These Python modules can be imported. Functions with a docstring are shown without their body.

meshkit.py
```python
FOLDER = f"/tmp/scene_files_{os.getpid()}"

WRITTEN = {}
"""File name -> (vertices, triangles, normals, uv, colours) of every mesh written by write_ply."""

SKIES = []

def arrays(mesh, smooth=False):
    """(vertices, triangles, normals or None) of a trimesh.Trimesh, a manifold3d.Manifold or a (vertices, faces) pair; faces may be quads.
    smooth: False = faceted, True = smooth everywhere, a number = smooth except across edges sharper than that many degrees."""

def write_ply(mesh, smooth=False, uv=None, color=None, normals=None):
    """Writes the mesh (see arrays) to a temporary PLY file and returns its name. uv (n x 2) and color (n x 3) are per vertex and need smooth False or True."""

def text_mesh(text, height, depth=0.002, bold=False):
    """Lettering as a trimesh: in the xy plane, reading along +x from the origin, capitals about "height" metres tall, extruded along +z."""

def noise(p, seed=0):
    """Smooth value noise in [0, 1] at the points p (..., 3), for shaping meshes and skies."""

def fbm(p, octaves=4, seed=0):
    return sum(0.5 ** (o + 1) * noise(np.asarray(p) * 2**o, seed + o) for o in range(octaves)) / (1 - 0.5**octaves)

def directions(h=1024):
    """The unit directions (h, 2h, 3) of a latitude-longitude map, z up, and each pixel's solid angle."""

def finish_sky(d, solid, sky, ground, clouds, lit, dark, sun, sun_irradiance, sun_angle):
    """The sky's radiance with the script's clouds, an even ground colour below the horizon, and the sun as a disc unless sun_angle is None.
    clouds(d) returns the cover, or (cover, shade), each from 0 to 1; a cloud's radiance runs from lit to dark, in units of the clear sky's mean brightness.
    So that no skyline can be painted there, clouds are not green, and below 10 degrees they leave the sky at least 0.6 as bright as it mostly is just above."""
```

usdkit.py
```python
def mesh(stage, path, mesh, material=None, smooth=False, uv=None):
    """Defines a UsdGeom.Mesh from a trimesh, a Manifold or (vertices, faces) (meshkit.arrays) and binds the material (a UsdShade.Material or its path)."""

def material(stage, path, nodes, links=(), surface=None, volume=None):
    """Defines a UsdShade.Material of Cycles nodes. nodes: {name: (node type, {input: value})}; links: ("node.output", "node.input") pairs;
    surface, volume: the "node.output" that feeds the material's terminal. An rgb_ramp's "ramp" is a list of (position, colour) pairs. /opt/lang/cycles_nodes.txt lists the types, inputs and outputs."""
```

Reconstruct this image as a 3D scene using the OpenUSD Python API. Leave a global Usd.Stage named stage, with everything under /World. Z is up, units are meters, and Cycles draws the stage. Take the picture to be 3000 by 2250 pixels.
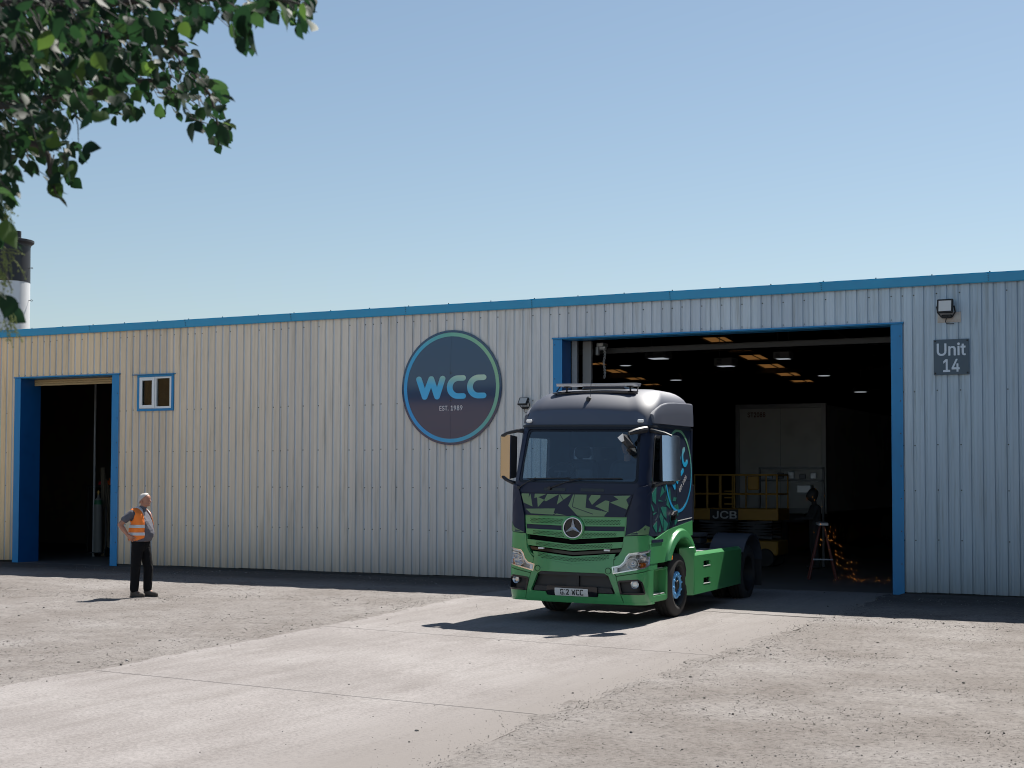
import math, random
import numpy as np, trimesh, manifold3d as m3
import shapely
from shapely.geometry import Polygon, LineString, Point, box as sbox, MultiPolygon
from shapely.ops import unary_union
from shapely import affinity
from pxr import Usd, UsdGeom, UsdLux, UsdShade, Sdf, Gf, Vt
import usdkit, meshkit

stage = Usd.Stage.CreateInMemory()
UsdGeom.SetStageUpAxis(stage, UsdGeom.Tokens.z); UsdGeom.SetStageMetersPerUnit(stage, 1.0)
UsdGeom.Xform.Define(stage, '/World'); UsdGeom.Scope.Define(stage, '/World/Looks')
RNG = np.random.default_rng(7); random.seed(7)
W3 = UsdGeom.Tokens

# ---------------------------------------------------------------- camera, sky, sun, exposure
EXPOSURE = 0.9
SKY = 0.056
SUN = 1.25
SUN_AZ, SUN_EL = math.radians(11.0), math.radians(57.0)
CAM_F, YAW, PITCH, ROLL, CSHIFT, CAM_D, CAM_H = 4509.445, 0.48527663, 0.04290167, 0.00197518, 83.91, 27.54500, 2.05
cam = UsdGeom.Camera.Define(stage, '/World/camera')
_f = np.array([-math.sin(YAW)*math.cos(PITCH), math.cos(YAW)*math.cos(PITCH), math.sin(PITCH)])
_r = np.array([math.cos(YAW), math.sin(YAW), 0.0]); _u = np.cross(_r, _f)
_r, _u = math.cos(ROLL)*_r+math.sin(ROLL)*_u, -math.sin(ROLL)*_r+math.cos(ROLL)*_u
cam.AddTransformOp().Set(Gf.Matrix4d(*_r, 0, *_u, 0, *(-_f), 0, 0, -CAM_D, CAM_H, 1))
cam.CreateHorizontalApertureAttr(36.0); cam.CreateVerticalApertureAttr(27.0)
cam.CreateFocalLengthAttr(36.0*CAM_F/3000)
cam.CreateVerticalApertureOffsetAttr(36.0*CSHIFT/3000)
cam.CreateFStopAttr(6.3); cam.CreateFocusDistanceAttr(24.0)
cam.CreateClippingRangeAttr(Gf.Vec2f(0.1, 3000)); cam.CreateExposureAttr(EXPOSURE)

sky = UsdLux.DomeLight.Define(stage, '/World/sky')
skym = usdkit.material(stage, '/World/Looks/sky_air', {
    'sky': ('sky_texture', {'sky_type': 'single_scattering', 'sun_disc': False, 'sun_elevation': SUN_EL, 'sun_rotation': SUN_AZ,
                            'altitude': 0.0, 'air_density': 1.0, 'aerosol_density': 0.6, 'ozone_density': 0.8}),
    'tone': ('hsv', {'hue': 0.4935, 'saturation': 0.97}), 'bg': ('background_shader', {'strength': SKY})}, [('sky.color', 'tone.color'), ('tone.color', 'bg.color')], surface='bg.background')
UsdShade.MaterialBindingAPI.Apply(sky.GetPrim()).Bind(skym)
sun = UsdLux.DistantLight.Define(stage, '/World/sun')
sun.CreateNormalizeAttr(True); sun.CreateIntensityAttr(SUN); sun.CreateAngleAttr(0.5); sun.CreateColorAttr(Gf.Vec3f(1.0, 0.955, 0.89))
sdir = np.array([math.sin(SUN_AZ)*math.cos(SUN_EL), math.cos(SUN_AZ)*math.cos(SUN_EL), math.sin(SUN_EL)])
_z = sdir; _x = np.cross([0, 0, 1.0], _z); _x /= np.linalg.norm(_x); _y = np.cross(_z, _x)
sun.AddTransformOp().Set(Gf.Matrix4d(*_x, 0, *_y, 0, *_z, 0, 0, 0, 60, 1))

# ---------------------------------------------------------------- helpers
_names = {}
def numbered(parent, name):
    k = (parent, name); n = _names.get(k, 0); _names[k] = n+1
    return name if n == 0 else '%s_%03d' % (name, n)
def path_of(parent): return '/World' if parent is None else str(parent.GetPath())
def obj(name, mesh, mat, parent=None, smooth=False, label=None, kind=None):
    pp = path_of(parent); p = pp+'/'+numbered(pp, name)
    m = usdkit.mesh(stage, p, mesh, mat, smooth=smooth).GetPrim()
    if label: m.SetCustomDataByKey('label', label)
    if kind: m.SetCustomDataByKey('kind', kind)
    return m
def tag(o, label=None, cat=None, group=None, kind=None):
    for k, v in (('label', label), ('category', cat), ('group', group), ('kind', kind)):
        if v: o.SetCustomDataByKey(k, v)
    return o
def thing(name, label, cat, loc=(0, 0, 0), rot=(0, 0, 0), group=None, kind=None):
    x = UsdGeom.Xform.Define(stage, '/World/'+numbered('/World', name))
    x.AddTranslateOp().Set(Gf.Vec3d(*map(float, loc)))
    if any(rot): x.AddRotateXYZOp().Set(Gf.Vec3f(*map(float, rot)))
    return tag(x.GetPrim(), label, cat, group, kind)
def copy_of(src, name, label, loc, rot=(0, 0, 0), group=None):
    d = src.GetCustomData()
    t = thing(name, label, d['category'], loc, rot, group or d.get('group'))
    for ch in src.GetChildren():
        UsdGeom.Xform.Define(stage, str(t.GetPath())+'/'+ch.GetName()).GetPrim().GetReferences().AddInternalReference(ch.GetPath())
    return t
cat_ = lambda *ms: trimesh.util.concatenate([m for m in ms if m is not None])
def tm(mf):
    m = mf.to_mesh(); return trimesh.Trimesh(np.array(m.vert_properties[:, :3]), np.array(m.tri_verts), process=False)
def bx(x0, x1, y0, y1, z0, z1, ch=0.0):
    e = (abs(x1-x0), abs(y1-y0), abs(z1-z0)); c = ((x0+x1)/2, (y0+y1)/2, (z0+z1)/2)
    if ch <= 0: b = trimesh.creation.box(e)
    else:
        ch = min(ch, min(e)*0.45); P = []
        for k in range(3):
            h = [e[i]/2-(ch if i != k else 0) for i in range(3)]
            P += [[sx*h[0], sy*h[1], sz*h[2]] for sx in (-1, 1) for sy in (-1, 1) for sz in (-1, 1)]
        b = trimesh.convex.convex_hull(np.array(P))
    b.apply_translation(c); return b
def cyl(a, b, r, n=14, r2=None):
    a, b = np.array(a, float), np.array(b, float); L = np.linalg.norm(b-a)
    c = tm(m3.Manifold.cylinder(L, r, r if r2 is None else r2, n))
    d = (b-a)/L; c.apply_transform(trimesh.geometry.align_vectors([0, 0, 1], d)); c.apply_translation(a); return c
def tube(pts, r, n=8):
    """round bar through points"""
    P = np.array(pts, float); out = []
    R = r if np.ndim(r) else [r]*len(P)
    d = np.gradient(P, axis=0); d /= np.linalg.norm(d, axis=1)[:, None]
    up = np.array([0, 0, 1.0]); rings = []
    u0 = None
    for i in range(len(P)):
        u = np.cross(d[i], up) if u0 is None else u0-d[i]*(u0@d[i])
        if np.linalg.norm(u) < 1e-3: u = np.cross(d[i], [0, 1.0, 0])
        u /= np.linalg.norm(u); u0 = u; v = np.cross(d[i], u)
        a = np.linspace(0, 2*np.pi, n, endpoint=False)
        rings.append(P[i]+R[i]*(np.outer(np.cos(a), u)+np.outer(np.sin(a), v)))
    V = np.vstack(rings+[P[:1], P[-1:]]); F = []; k = len(P)
    for i in range(k-1):
        for j in range(n):
            a, b = i*n+j, i*n+(j+1) % n; F += [[a, b, b+n], [a, b+n, a+n]]
    for j in range(n):
        F += [[k*n, (j+1) % n, j], [k*n+1, (k-1)*n+j, (k-1)*n+(j+1) % n]]
    m = trimesh.Trimesh(V, F, process=False); trimesh.repair.fix_normals(m); return m
def polys(g):
    if g.is_empty: return []
    return [q for q in getattr(g, 'geoms', [g]) if isinstance(q, Polygon) and q.area > 1e-8]
def cross(g):
    cs = []
    for q in polys(g):
        q = shapely.geometry.polygon.orient(q)
        cs.append(np.array(q.exterior.coords)[:-1])
        cs += [np.array(r.coords)[:-1] for r in q.interiors]
    return m3.CrossSection(cs, m3.FillRule.EvenOdd)
def prism(g, h, res=None):
    """extrude a shapely shape to a manifold of height h in z, optionally refined"""
    M = m3.Manifold.extrude(cross(g), h)
    return M.refine_to_length(res) if res else M
def plate_xz(g, y0, y1):
    """shape given in (x, z), standing between y0 (towards the camera side, smaller) and y1"""
    m = tm(prism(g, y1-y0)); v = m.vertices.copy()
    m.vertices = np.c_[v[:, 0], y1-v[:, 2], v[:, 1]]; return m
def rnd(pts, r, n=4):
    return Polygon(pts).buffer(-r, join_style=1, quad_segs=n).buffer(r, join_style=1, quad_segs=n)
def hull(*spheres, n=16):
    """hull of (x,y,z,r) spheres as manifold"""
    return m3.Manifold.batch_hull([m3.Manifold.sphere(s[3], n).translate(s[:3]) for s in spheres])
def lathe(profile, n=24, axis='z'):
    """profile (r, h) revolved round z; axis 'x' turns it to +x"""
    m = trimesh.creation.revolve(np.array(profile, float), sections=n)
    trimesh.repair.fix_normals(m)
    if axis == 'x': m.apply_transform(trimesh.transformations.rotation_matrix(math.pi/2, [0, 1, 0]))
    if axis == 'y-': m.apply_transform(trimesh.transformations.rotation_matrix(math.pi/2, [1, 0, 0]))
    return m
def move(m, x=0, y=0, z=0, rz=0, rx=0, ry=0):
    m = m.copy()
    for a, ax in ((rx, [1, 0, 0]), (ry, [0, 1, 0]), (rz, [0, 0, 1])):
        if a: m.apply_transform(trimesh.transformations.rotation_matrix(math.radians(a), ax))
    m.apply_translation([x, y, z]); return m
def smoothm(M, res, it=12):
    t = tm(M.refine_to_length(res)); t.merge_vertices()
    trimesh.smoothing.filter_taubin(t, lamb=0.5, nu=0.52, iterations=it); return t

# ---------------------------------------------------------------- materials
_mats = {}
def mat(name, color, rough=0.5, metal=0.0, spec=0.5, coat=0.0, vary=0.0, scale=6.0, dark=None, bump=0.0, bscale=40.0, stretch=None, em=None, ems=0.0, croug=0.05, dist=0.01, transmission=0.0, ior=1.5):
    """principled; vary mixes the colour towards dark by noise in world space"""
    nodes = {'p': ('principled_bsdf', {'base_color': tuple(color), 'roughness': rough, 'metallic': metal, 'specular_ior_level': spec, 'coat_weight': coat, 'coat_roughness': croug, 'transmission_weight': transmission, 'ior': ior})}
    if em is not None: nodes['p'][1].update(emission_color=tuple(em), emission_strength=ems)
    links = []
    if vary > 0 or bump > 0:
        nodes['g'] = ('geometry', {}); nodes['mp'] = ('mapping', {'scale': stretch or (1, 1, 1)})
        links.append(('g.position', 'mp.vector'))
    if vary > 0:
        d = dark if dark is not None else tuple(c*0.55 for c in color)
        nodes['n'] = ('noise_texture', {'scale': scale, 'detail': 5.0, 'roughness': 0.62})
        nodes['r'] = ('rgb_ramp', {'ramp': [(0.0, d), (0.5-0.22*vary, tuple(c*(1-vary*.5)+e*vary*.5 for c, e in zip(color, d))), (0.62, color), (1.0, tuple(min(1, c*(1+0.25*vary)) for c in color))]})
        links += [('mp.vector', 'n.vector'), ('n.fac', 'r.fac'), ('r.color', 'p.base_color')]
    if bump > 0:
        nodes['bn'] = ('noise_texture', {'scale': bscale, 'detail': 4.0}); nodes['b'] = ('bump', {'strength': bump, 'distance': dist})
        links += [('mp.vector', 'bn.vector'), ('bn.fac', 'b.height'), ('b.normal', 'p.normal')]
    m = usdkit.material(stage, '/World/Looks/'+name, nodes, links, surface='p.BSDF'); _mats[name] = m; return m
def glass_pane(name, tint=(0.9, 0.95, 0.95), ior=1.5, gcol=(1, 1, 1), rough=0.0):
    return usdkit.material(stage, '/World/Looks/'+name, {
        't': ('transparent_bsdf', {'color': tint}), 'g': ('glossy_bsdf', {'color': gcol, 'roughness': rough}),
        'f': ('layer_weight', {'blend': 0.5}), 'pw': ('math', {'math_type': 'power', 'value2': 4.5}), 'ma': ('math', {'math_type': 'multiply_add', 'value2': 0.9, 'value3': ((ior-1)/(ior+1))**2, 'use_clamp': True}), 'm': ('mix_closure', {})},
        [('f.facing', 'pw.value1'), ('pw.value', 'ma.value1'), ('ma.value', 'm.fac'), ('t.BSDF', 'm.closure1'), ('g.BSDF', 'm.closure2')], surface='m.closure')
# ---------------------------------------------------------------- ground
SLOPE = 0.012
def smooth01(t): t = np.clip(t, 0, 1); return t*t*(3-2*t)
def gz(x, y):
    x, y = np.asarray(x, float), np.asarray(y, float)
    z = SLOPE*np.clip(y, -45, 0)
    return z-0.011*np.clip(x+9.9, -3.3, 3.3)*smooth01((-y-0.6)/3.0)*smooth01((20+y)/8+1e-9)
APRON = Polygon([(-13.67, 0.2), (-13.37, -3.73), (-12.85, -8.56), (-12.52, -14.16), (-12.6, -15.4), (-12.7, -20.0), (-13.0, -30), (-3.5, -30), (-5.2, -19.5), (-6.22, -17.1), (-6.57, -14.38), (-6.65, -9.5), (-6.80, -3.95), (-6.85, 0.2)])
def axis(lo, hi, step, far, grow=1.32):
    a = list(np.arange(lo, hi+1e-6, step)); s = step; l = [a[0]]; h = [a[-1]]
    while l[-1] > -far: s *= grow; l.append(l[-1]-s)
    s = step
    while h[-1] < far: s *= grow; h.append(h[-1]+s)
    return np.array(l[:0:-1]+a+h[1:])
gx, gy = axis(-30, 2, 0.085, 900), axis(-19.8, 0.6, 0.085, 900)
GX, GY = np.meshgrid(gx, gy, indexing='ij'); P2 = np.c_[GX.ravel(), GY.ravel()]
near = (np.abs(P2[:, 0]+12) < 30) & (np.abs(P2[:, 1]+12) < 20)
dist = np.full(len(P2), -5.0)
pts = shapely.points(P2[near]); dd = shapely.distance(pts, APRON.exterior); ins = shapely.contains(APRON, pts)
dist[near] = np.where(ins, dd, -dd)
nz = meshkit.fbm(np.c_[P2*2.2, np.zeros(len(P2))], 4, 3)-0.5
fine = meshkit.noise(np.c_[P2*7.0, np.zeros(len(P2))], 9)-0.5
ragged = np.where(P2[:, 0] > -9.5, 0.55, 0.22)*(meshkit.fbm(np.c_[P2*1.5, np.zeros(len(P2))], 4, 21)-0.42)
lift = 1-smooth01((dist-ragged-0.02)/0.22)
inside = (P2[:, 1] > -0.02)
Z = gz(*P2.T)+nz*0.022+fine*0.012+0.004
Z = np.where(inside, -0.05, Z*lift+(gz(*P2.T)-0.035)*(1-lift))
Z = np.where((P2[:, 1] <= -0.02) & (P2[:, 1] > -0.5) & (P2[:, 0] > -6.7), Z+0.03, Z)
nx, ny = len(gx), len(gy); I = np.arange(nx*ny).reshape(nx, ny)
gm = trimesh.Trimesh(np.c_[P2, Z], np.vstack([np.c_[I[:-1, :-1].ravel(), I[1:, :-1].ravel(), I[1:, 1:].ravel()], np.c_[I[:-1, :-1].ravel(), I[1:, 1:].ravel(), I[:-1, 1:].ravel()]]), process=False)
def ground_material(name, a, b, c, speck, bump, fscale, damp=0.0, tracks=(1, 1, 1), dust=0.0):  # near the wall, shade is painted into the gravel colour as a dark strip
    return usdkit.material(stage, '/World/Looks/'+name, {
        'g': ('geometry', {}), 'n1': ('noise_texture', {'scale': 0.55, 'detail': 5.0, 'roughness': 0.6}), 'n2': ('noise_texture', {'scale': fscale, 'detail': 6.0, 'roughness': 0.75}),
        'n3': ('noise_texture', {'scale': 3.1, 'detail': 4.0, 'roughness': 0.65}), 'v': ('voronoi_texture', {'scale': fscale*1.1}),
        'r1': ('rgb_ramp', {'ramp': [(0.30, a), (0.5, b), (0.68, c)]}), 'r2': ('rgb_ramp', {'ramp': [(0.30, speck), (0.43, (0.82, 0.82, 0.82)), (0.52, (1, 1, 1)), (0.68, (1.16, 1.16, 1.16))]}),
        'mp3': ('mapping', {'scale': tracks}), 'r3': ('rgb_ramp', {'ramp': [(0.3, (0.86, 0.85, 0.84)), (0.55, (1, 1, 1)), (0.75, (1.05, 1.05, 1.05))]}),
        'm1': ('mix_color', {'blend_type': 'multiply', 'fac': 1.0, 'use_clamp': False}), 'm2': ('mix_color', {'blend_type': 'multiply', 'fac': 1.0, 'use_clamp': False}),
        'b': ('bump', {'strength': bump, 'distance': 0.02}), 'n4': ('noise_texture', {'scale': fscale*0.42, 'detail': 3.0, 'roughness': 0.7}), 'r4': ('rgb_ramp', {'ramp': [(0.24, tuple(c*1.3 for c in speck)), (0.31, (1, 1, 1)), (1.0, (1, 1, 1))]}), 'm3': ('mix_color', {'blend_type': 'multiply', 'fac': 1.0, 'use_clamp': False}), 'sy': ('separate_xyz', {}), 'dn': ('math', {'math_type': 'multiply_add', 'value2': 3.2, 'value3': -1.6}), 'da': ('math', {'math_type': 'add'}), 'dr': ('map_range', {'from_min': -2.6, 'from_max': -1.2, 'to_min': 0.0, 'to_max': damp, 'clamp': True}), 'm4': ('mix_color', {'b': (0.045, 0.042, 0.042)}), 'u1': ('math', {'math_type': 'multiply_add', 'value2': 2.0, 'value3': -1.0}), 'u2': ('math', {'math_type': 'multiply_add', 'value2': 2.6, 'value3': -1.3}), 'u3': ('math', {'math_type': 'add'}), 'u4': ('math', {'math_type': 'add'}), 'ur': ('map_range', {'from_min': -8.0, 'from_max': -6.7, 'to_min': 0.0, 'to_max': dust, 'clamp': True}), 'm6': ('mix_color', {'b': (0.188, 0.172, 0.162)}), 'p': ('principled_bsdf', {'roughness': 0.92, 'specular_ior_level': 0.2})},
        [('g.position', 'n1.vector'), ('g.position', 'n2.vector'), ('g.position', 'mp3.vector'), ('mp3.vector', 'n3.vector'), ('n1.fac', 'r1.fac'), ('n2.fac', 'r2.fac'), ('n3.fac', 'r3.fac'),
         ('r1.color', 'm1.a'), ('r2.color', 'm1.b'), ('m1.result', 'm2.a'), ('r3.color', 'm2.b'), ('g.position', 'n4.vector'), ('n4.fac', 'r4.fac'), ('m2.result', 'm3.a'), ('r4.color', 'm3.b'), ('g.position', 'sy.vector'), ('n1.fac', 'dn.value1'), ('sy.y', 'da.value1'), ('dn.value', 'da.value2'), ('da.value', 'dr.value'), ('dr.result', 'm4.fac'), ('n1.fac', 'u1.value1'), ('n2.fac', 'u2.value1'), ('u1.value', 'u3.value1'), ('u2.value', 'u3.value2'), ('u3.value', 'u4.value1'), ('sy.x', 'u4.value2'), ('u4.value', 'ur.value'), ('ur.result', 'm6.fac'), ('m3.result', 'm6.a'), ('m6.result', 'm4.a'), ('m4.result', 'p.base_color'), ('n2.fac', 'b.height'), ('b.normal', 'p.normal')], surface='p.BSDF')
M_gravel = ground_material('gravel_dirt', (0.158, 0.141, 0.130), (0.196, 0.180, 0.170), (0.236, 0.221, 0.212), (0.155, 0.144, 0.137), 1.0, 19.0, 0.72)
M_conc = ground_material('pale_concrete', (0.212, 0.196, 0.189), (0.238, 0.221, 0.214), (0.268, 0.252, 0.245), (0.70, 0.69, 0.68), 0.3, 30.0, 0.0, (1.0, 0.16, 1.0), 0.92)
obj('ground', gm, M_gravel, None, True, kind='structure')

apron = thing('concrete_apron', 'pale concrete slabs laid from the big doorway across the yard', None, kind='structure')
cuts = [0.19, -4.2, -9.2, -14.22, -19.3, -29.9]
for k, (a, b) in enumerate(zip(cuts[:-1], cuts[1:])):
    tilt = 0.035
    band = Polygon([(-30, a-0.008+tilt*0), (0, a-0.008), (0, b+0.008), (-30, b+0.008)])
    band = affinity.skew(band, 0, 2.0*(-1 if k else 0), origin=(-9.5, 0)) if k else band
    g = APRON.intersection(band).buffer(-0.001)
    g = max(polys(g), key=lambda q: q.area)
    m = tm(prism(g, 0.16, 0.45)); v = m.vertices.copy()
    m.vertices = np.c_[v[:, :2], v[:, 2]-0.16+gz(v[:, 0], v[:, 1])+0.002*RNG.standard_normal()*0+0.003*(meshkit.noise(np.c_[v[:, :2]*0.8, 0*v[:, 0]], 5)-0.5)]
    obj('slab', m, M_conc, apron, 25)

# loose stones
def stone(seed):
    s = trimesh.creation.icosphere(1, 1.0); r = np.random.default_rng(seed)
    s.vertices *= (0.75+0.5*meshkit.noise(s.vertices*1.3+seed*7.7, seed))[:, None]*r.uniform([0.8, 0.6, 0.45], [1.2, 1.0, 0.7])
    return s
M_stone = usdkit.material(stage, '/World/Looks/stone_grey', {'o': ('object_info', {}), 'r': ('rgb_ramp', {'ramp': [(0, (0.055, 0.05, 0.047)), (0.4, (0.12, 0.11, 0.10)), (0.75, (0.2, 0.185, 0.17)), (1, (0.34, 0.32, 0.31))]}), 'p': ('principled_bsdf', {'roughness': 0.9})},
    [('o.random', 'r.fac'), ('r.color', 'p.base_color')], surface='p.BSDF')
def in_view(x, y, z, pad=0.02):
    d = np.c_[x, y+CAM_D, z-CAM_H]; w = d@_f
    px, py = 1500+CAM_F*(d@_r)/w, 1125+CSHIFT-CAM_F*(d@_u)/w
    return (w > 0) & (px > -3000*pad) & (px < 3000*(1+pad)) & (py > 0) & (py < 2250*(1+2*pad))
def scatter(n):
    x, y = RNG.uniform(-30, 0, n), RNG.uniform(-19.6, -0.15, n); k = in_view(x, y, gz(x, y)); x, y = x[k], y[k]
    p = shapely.points(np.c_[x, y]); d = np.where(shapely.contains(APRON, p), 1, -1)*shapely.distance(p, APRON.exterior)
    return x, y, d
sx, sy, sd = scatter(420000)
patch = meshkit.fbm(np.c_[sx*0.55, sy*0.9, 0*sx], 3, 31)
edge = np.exp(-np.abs(sd)/0.35)
rightside = sx > -9.5
dens = np.where(sd < 0, 0.10+0.95*np.clip(patch-0.42, 0, 1)*2.0+0.45*edge, np.where(rightside, 0.75, 0.15)*edge**1.6+0.010+0.06*np.clip(patch-0.56, 0, 1)+0.05*((sy < -15.0) & (sx < -9.0))*np.clip(patch-0.38, 0, 1)*2)
keep = RNG.random(len(sx)) < dens*0.66
sx, sy, sd = sx[keep], sy[keep], sd[keep]
rad = np.clip(np.exp(RNG.normal(-5.5, 0.40, len(sx))), 0.0022, 0.016)*np.where(sd > 0, 0.95, 1.0)
big = RNG.random(len(sx)) < 0.003; rad[big] = RNG.uniform(0.012, 0.022, big.sum())
sz = gz(sx, sy)+rad*0.25+np.where(sd > 0.1, 0.0, 0.008)+np.where(sd < -0.1, (meshkit.fbm(np.c_[sx*2.2, sy*2.2, 0*sx], 4, 3)-0.5)*0.022-0.004, 0)
pi = UsdGeom.PointInstancer.Define(stage, '/World/gravel')
tag(pi.GetPrim(), 'loose grey gravel and grit scattered over the yard', 'gravel', kind='stuff')
protos = []
for k in range(4):
    UsdGeom.Xform.Define(stage, '/World/gravel/stones'); protos.append(Sdf.Path('/World/gravel/stones/pebble_%03d' % k))
    usdkit.mesh(stage, str(protos[-1]), stone(k+1), M_stone, smooth=True)
pi.CreatePrototypesRel().SetTargets(protos)
n = len(sx); pi.CreateProtoIndicesAttr(Vt.IntArray.FromNumpy(RNG.integers(0, 4, n).astype(np.int32)))
pi.CreatePositionsAttr(Vt.Vec3fArray.FromNumpy(np.c_[sx, sy, sz].astype(np.float32)))
pi.CreateScalesAttr(Vt.Vec3fArray.FromNumpy(np.repeat(rad[:, None], 3, 1).astype(np.float32)))
an = RNG.uniform(0, 2*np.pi, n)
pi.CreateOrientationsAttr(Vt.QuathArray([Gf.Quath(float(math.cos(a/2)), 0, 0, float(math.sin(a/2))) for a in an]))

# ---------------------------------------------------------------- workshop building
def clad_material():
    return usdkit.material(stage, '/World/Looks/grey_cladding', {
        'g': ('geometry', {}), 'mp': ('mapping', {'scale': (2.2, 2.2, 0.14)}), 'n': ('noise_texture', {'scale': 3.0, 'detail': 6.0, 'roughness': 0.65}),
        'mp2': ('mapping', {'scale': (0.35, 0.35, 0.5)}), 'n2': ('noise_texture', {'scale': 1.3, 'detail': 4.0}),
        'sx': ('separate_xyz', {}), 'zr': ('map_range', {'from_min': 0.03, 'from_max': 1.3, 'to_min': 1.0, 'to_max': 0.0, 'clamp': True}), 'zn': ('math', {'math_type': 'multiply'}), 'zp': ('math', {'math_type': 'power', 'value2': 2.2}),
        'ag': ('map_range', {'from_min': -28.5, 'from_max': -11.0, 'to_min': 1.0, 'to_max': 0.0, 'clamp': True}), 'oy': ('map_range', {'from_min': -0.024, 'from_max': -0.010, 'to_min': 1.0, 'to_max': 0.08, 'clamp': True}), 'agm': ('math', {'math_type': 'multiply'}), 'am': ('mix_color', {'b': (0.90, 0.64, 0.36)}), 'rt': ('map_range', {'from_min': -14.0, 'from_max': -5.5, 'to_min': 0.0, 'to_max': 1.0, 'clamp': True}), 'ra': ('mix_color', {'a': (0.66, 0.68, 0.705), 'b': (0.46, 0.56, 0.64)}),  # warm bounce light at left and shade at right, painted into the sheet colour
        'o': ('object_info', {}), 'or': ('rgb_ramp', {'ramp': [(0, (0.90, 0.90, 0.91)), (0.5, (1, 1, 1)), (1, (1.06, 1.05, 1.03))]}), 'm0': ('mix_color', {'blend_type': 'multiply', 'fac': 1.0, 'use_clamp': False}),
        'ns': ('noise_texture', {'scale': 9.0, 'detail': 4.0, 'roughness': 0.6}), 'mps': ('mapping', {'scale': (1.0, 1.0, 0.05)}), 'st': ('rgb_ramp', {'ramp': [(0.30, (0.66, 0.63, 0.58)), (0.42, (0.95, 0.95, 0.94)), (0.6, (1, 1, 1)), (1, (1, 1, 1))]}), 'm5': ('mix_color', {'blend_type': 'multiply', 'fac': 0.75, 'use_clamp': False}),
        'r': ('rgb_ramp', {'ramp': [(0.25, (0.70, 0.69, 0.67)), (0.45, (0.93, 0.93, 0.93)), (0.65, (1.0, 1.0, 1.0)), (0.8, (1.05, 1.05, 1.05))]}),
        'm1': ('mix_color', {'blend_type': 'multiply', 'fac': 0.9, 'use_clamp': False}), 'm2': ('mix_color', {'b': (0.13, 0.12, 0.10)}),
        'rr': ('map_range', {'from_min': 0.3, 'from_max': 0.7, 'to_min': 0.32, 'to_max': 0.5}),
        'p': ('principled_bsdf', {'roughness': 0.42, 'specular_ior_level': 0.5})},
        [('g.position', 'mp.vector'), ('mp.vector', 'n.vector'), ('g.position', 'mp2.vector'), ('mp2.vector', 'n2.vector'), ('g.position', 'sx.vector'), ('sx.z', 'zr.value'), ('zr.result', 'zp.value1'), ('zp.value', 'zn.value1'), ('n.fac', 'zn.value2'),
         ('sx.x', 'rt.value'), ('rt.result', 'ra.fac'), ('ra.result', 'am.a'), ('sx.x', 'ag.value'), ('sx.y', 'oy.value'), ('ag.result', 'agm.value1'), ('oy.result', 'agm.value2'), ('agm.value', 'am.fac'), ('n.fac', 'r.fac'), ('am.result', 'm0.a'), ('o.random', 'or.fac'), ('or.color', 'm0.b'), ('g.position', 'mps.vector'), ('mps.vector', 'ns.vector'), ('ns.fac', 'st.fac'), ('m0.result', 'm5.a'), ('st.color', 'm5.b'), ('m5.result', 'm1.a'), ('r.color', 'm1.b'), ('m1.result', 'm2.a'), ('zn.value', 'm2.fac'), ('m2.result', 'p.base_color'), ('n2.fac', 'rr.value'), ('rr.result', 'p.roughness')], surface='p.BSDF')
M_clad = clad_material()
M_blue = mat('blue_paint', (0.006, 0.22, 0.48), 0.38, vary=0.35, scale=2.5, dark=(0.02, 0.15, 0.31), stretch=(1, 1, 0.4))
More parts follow.
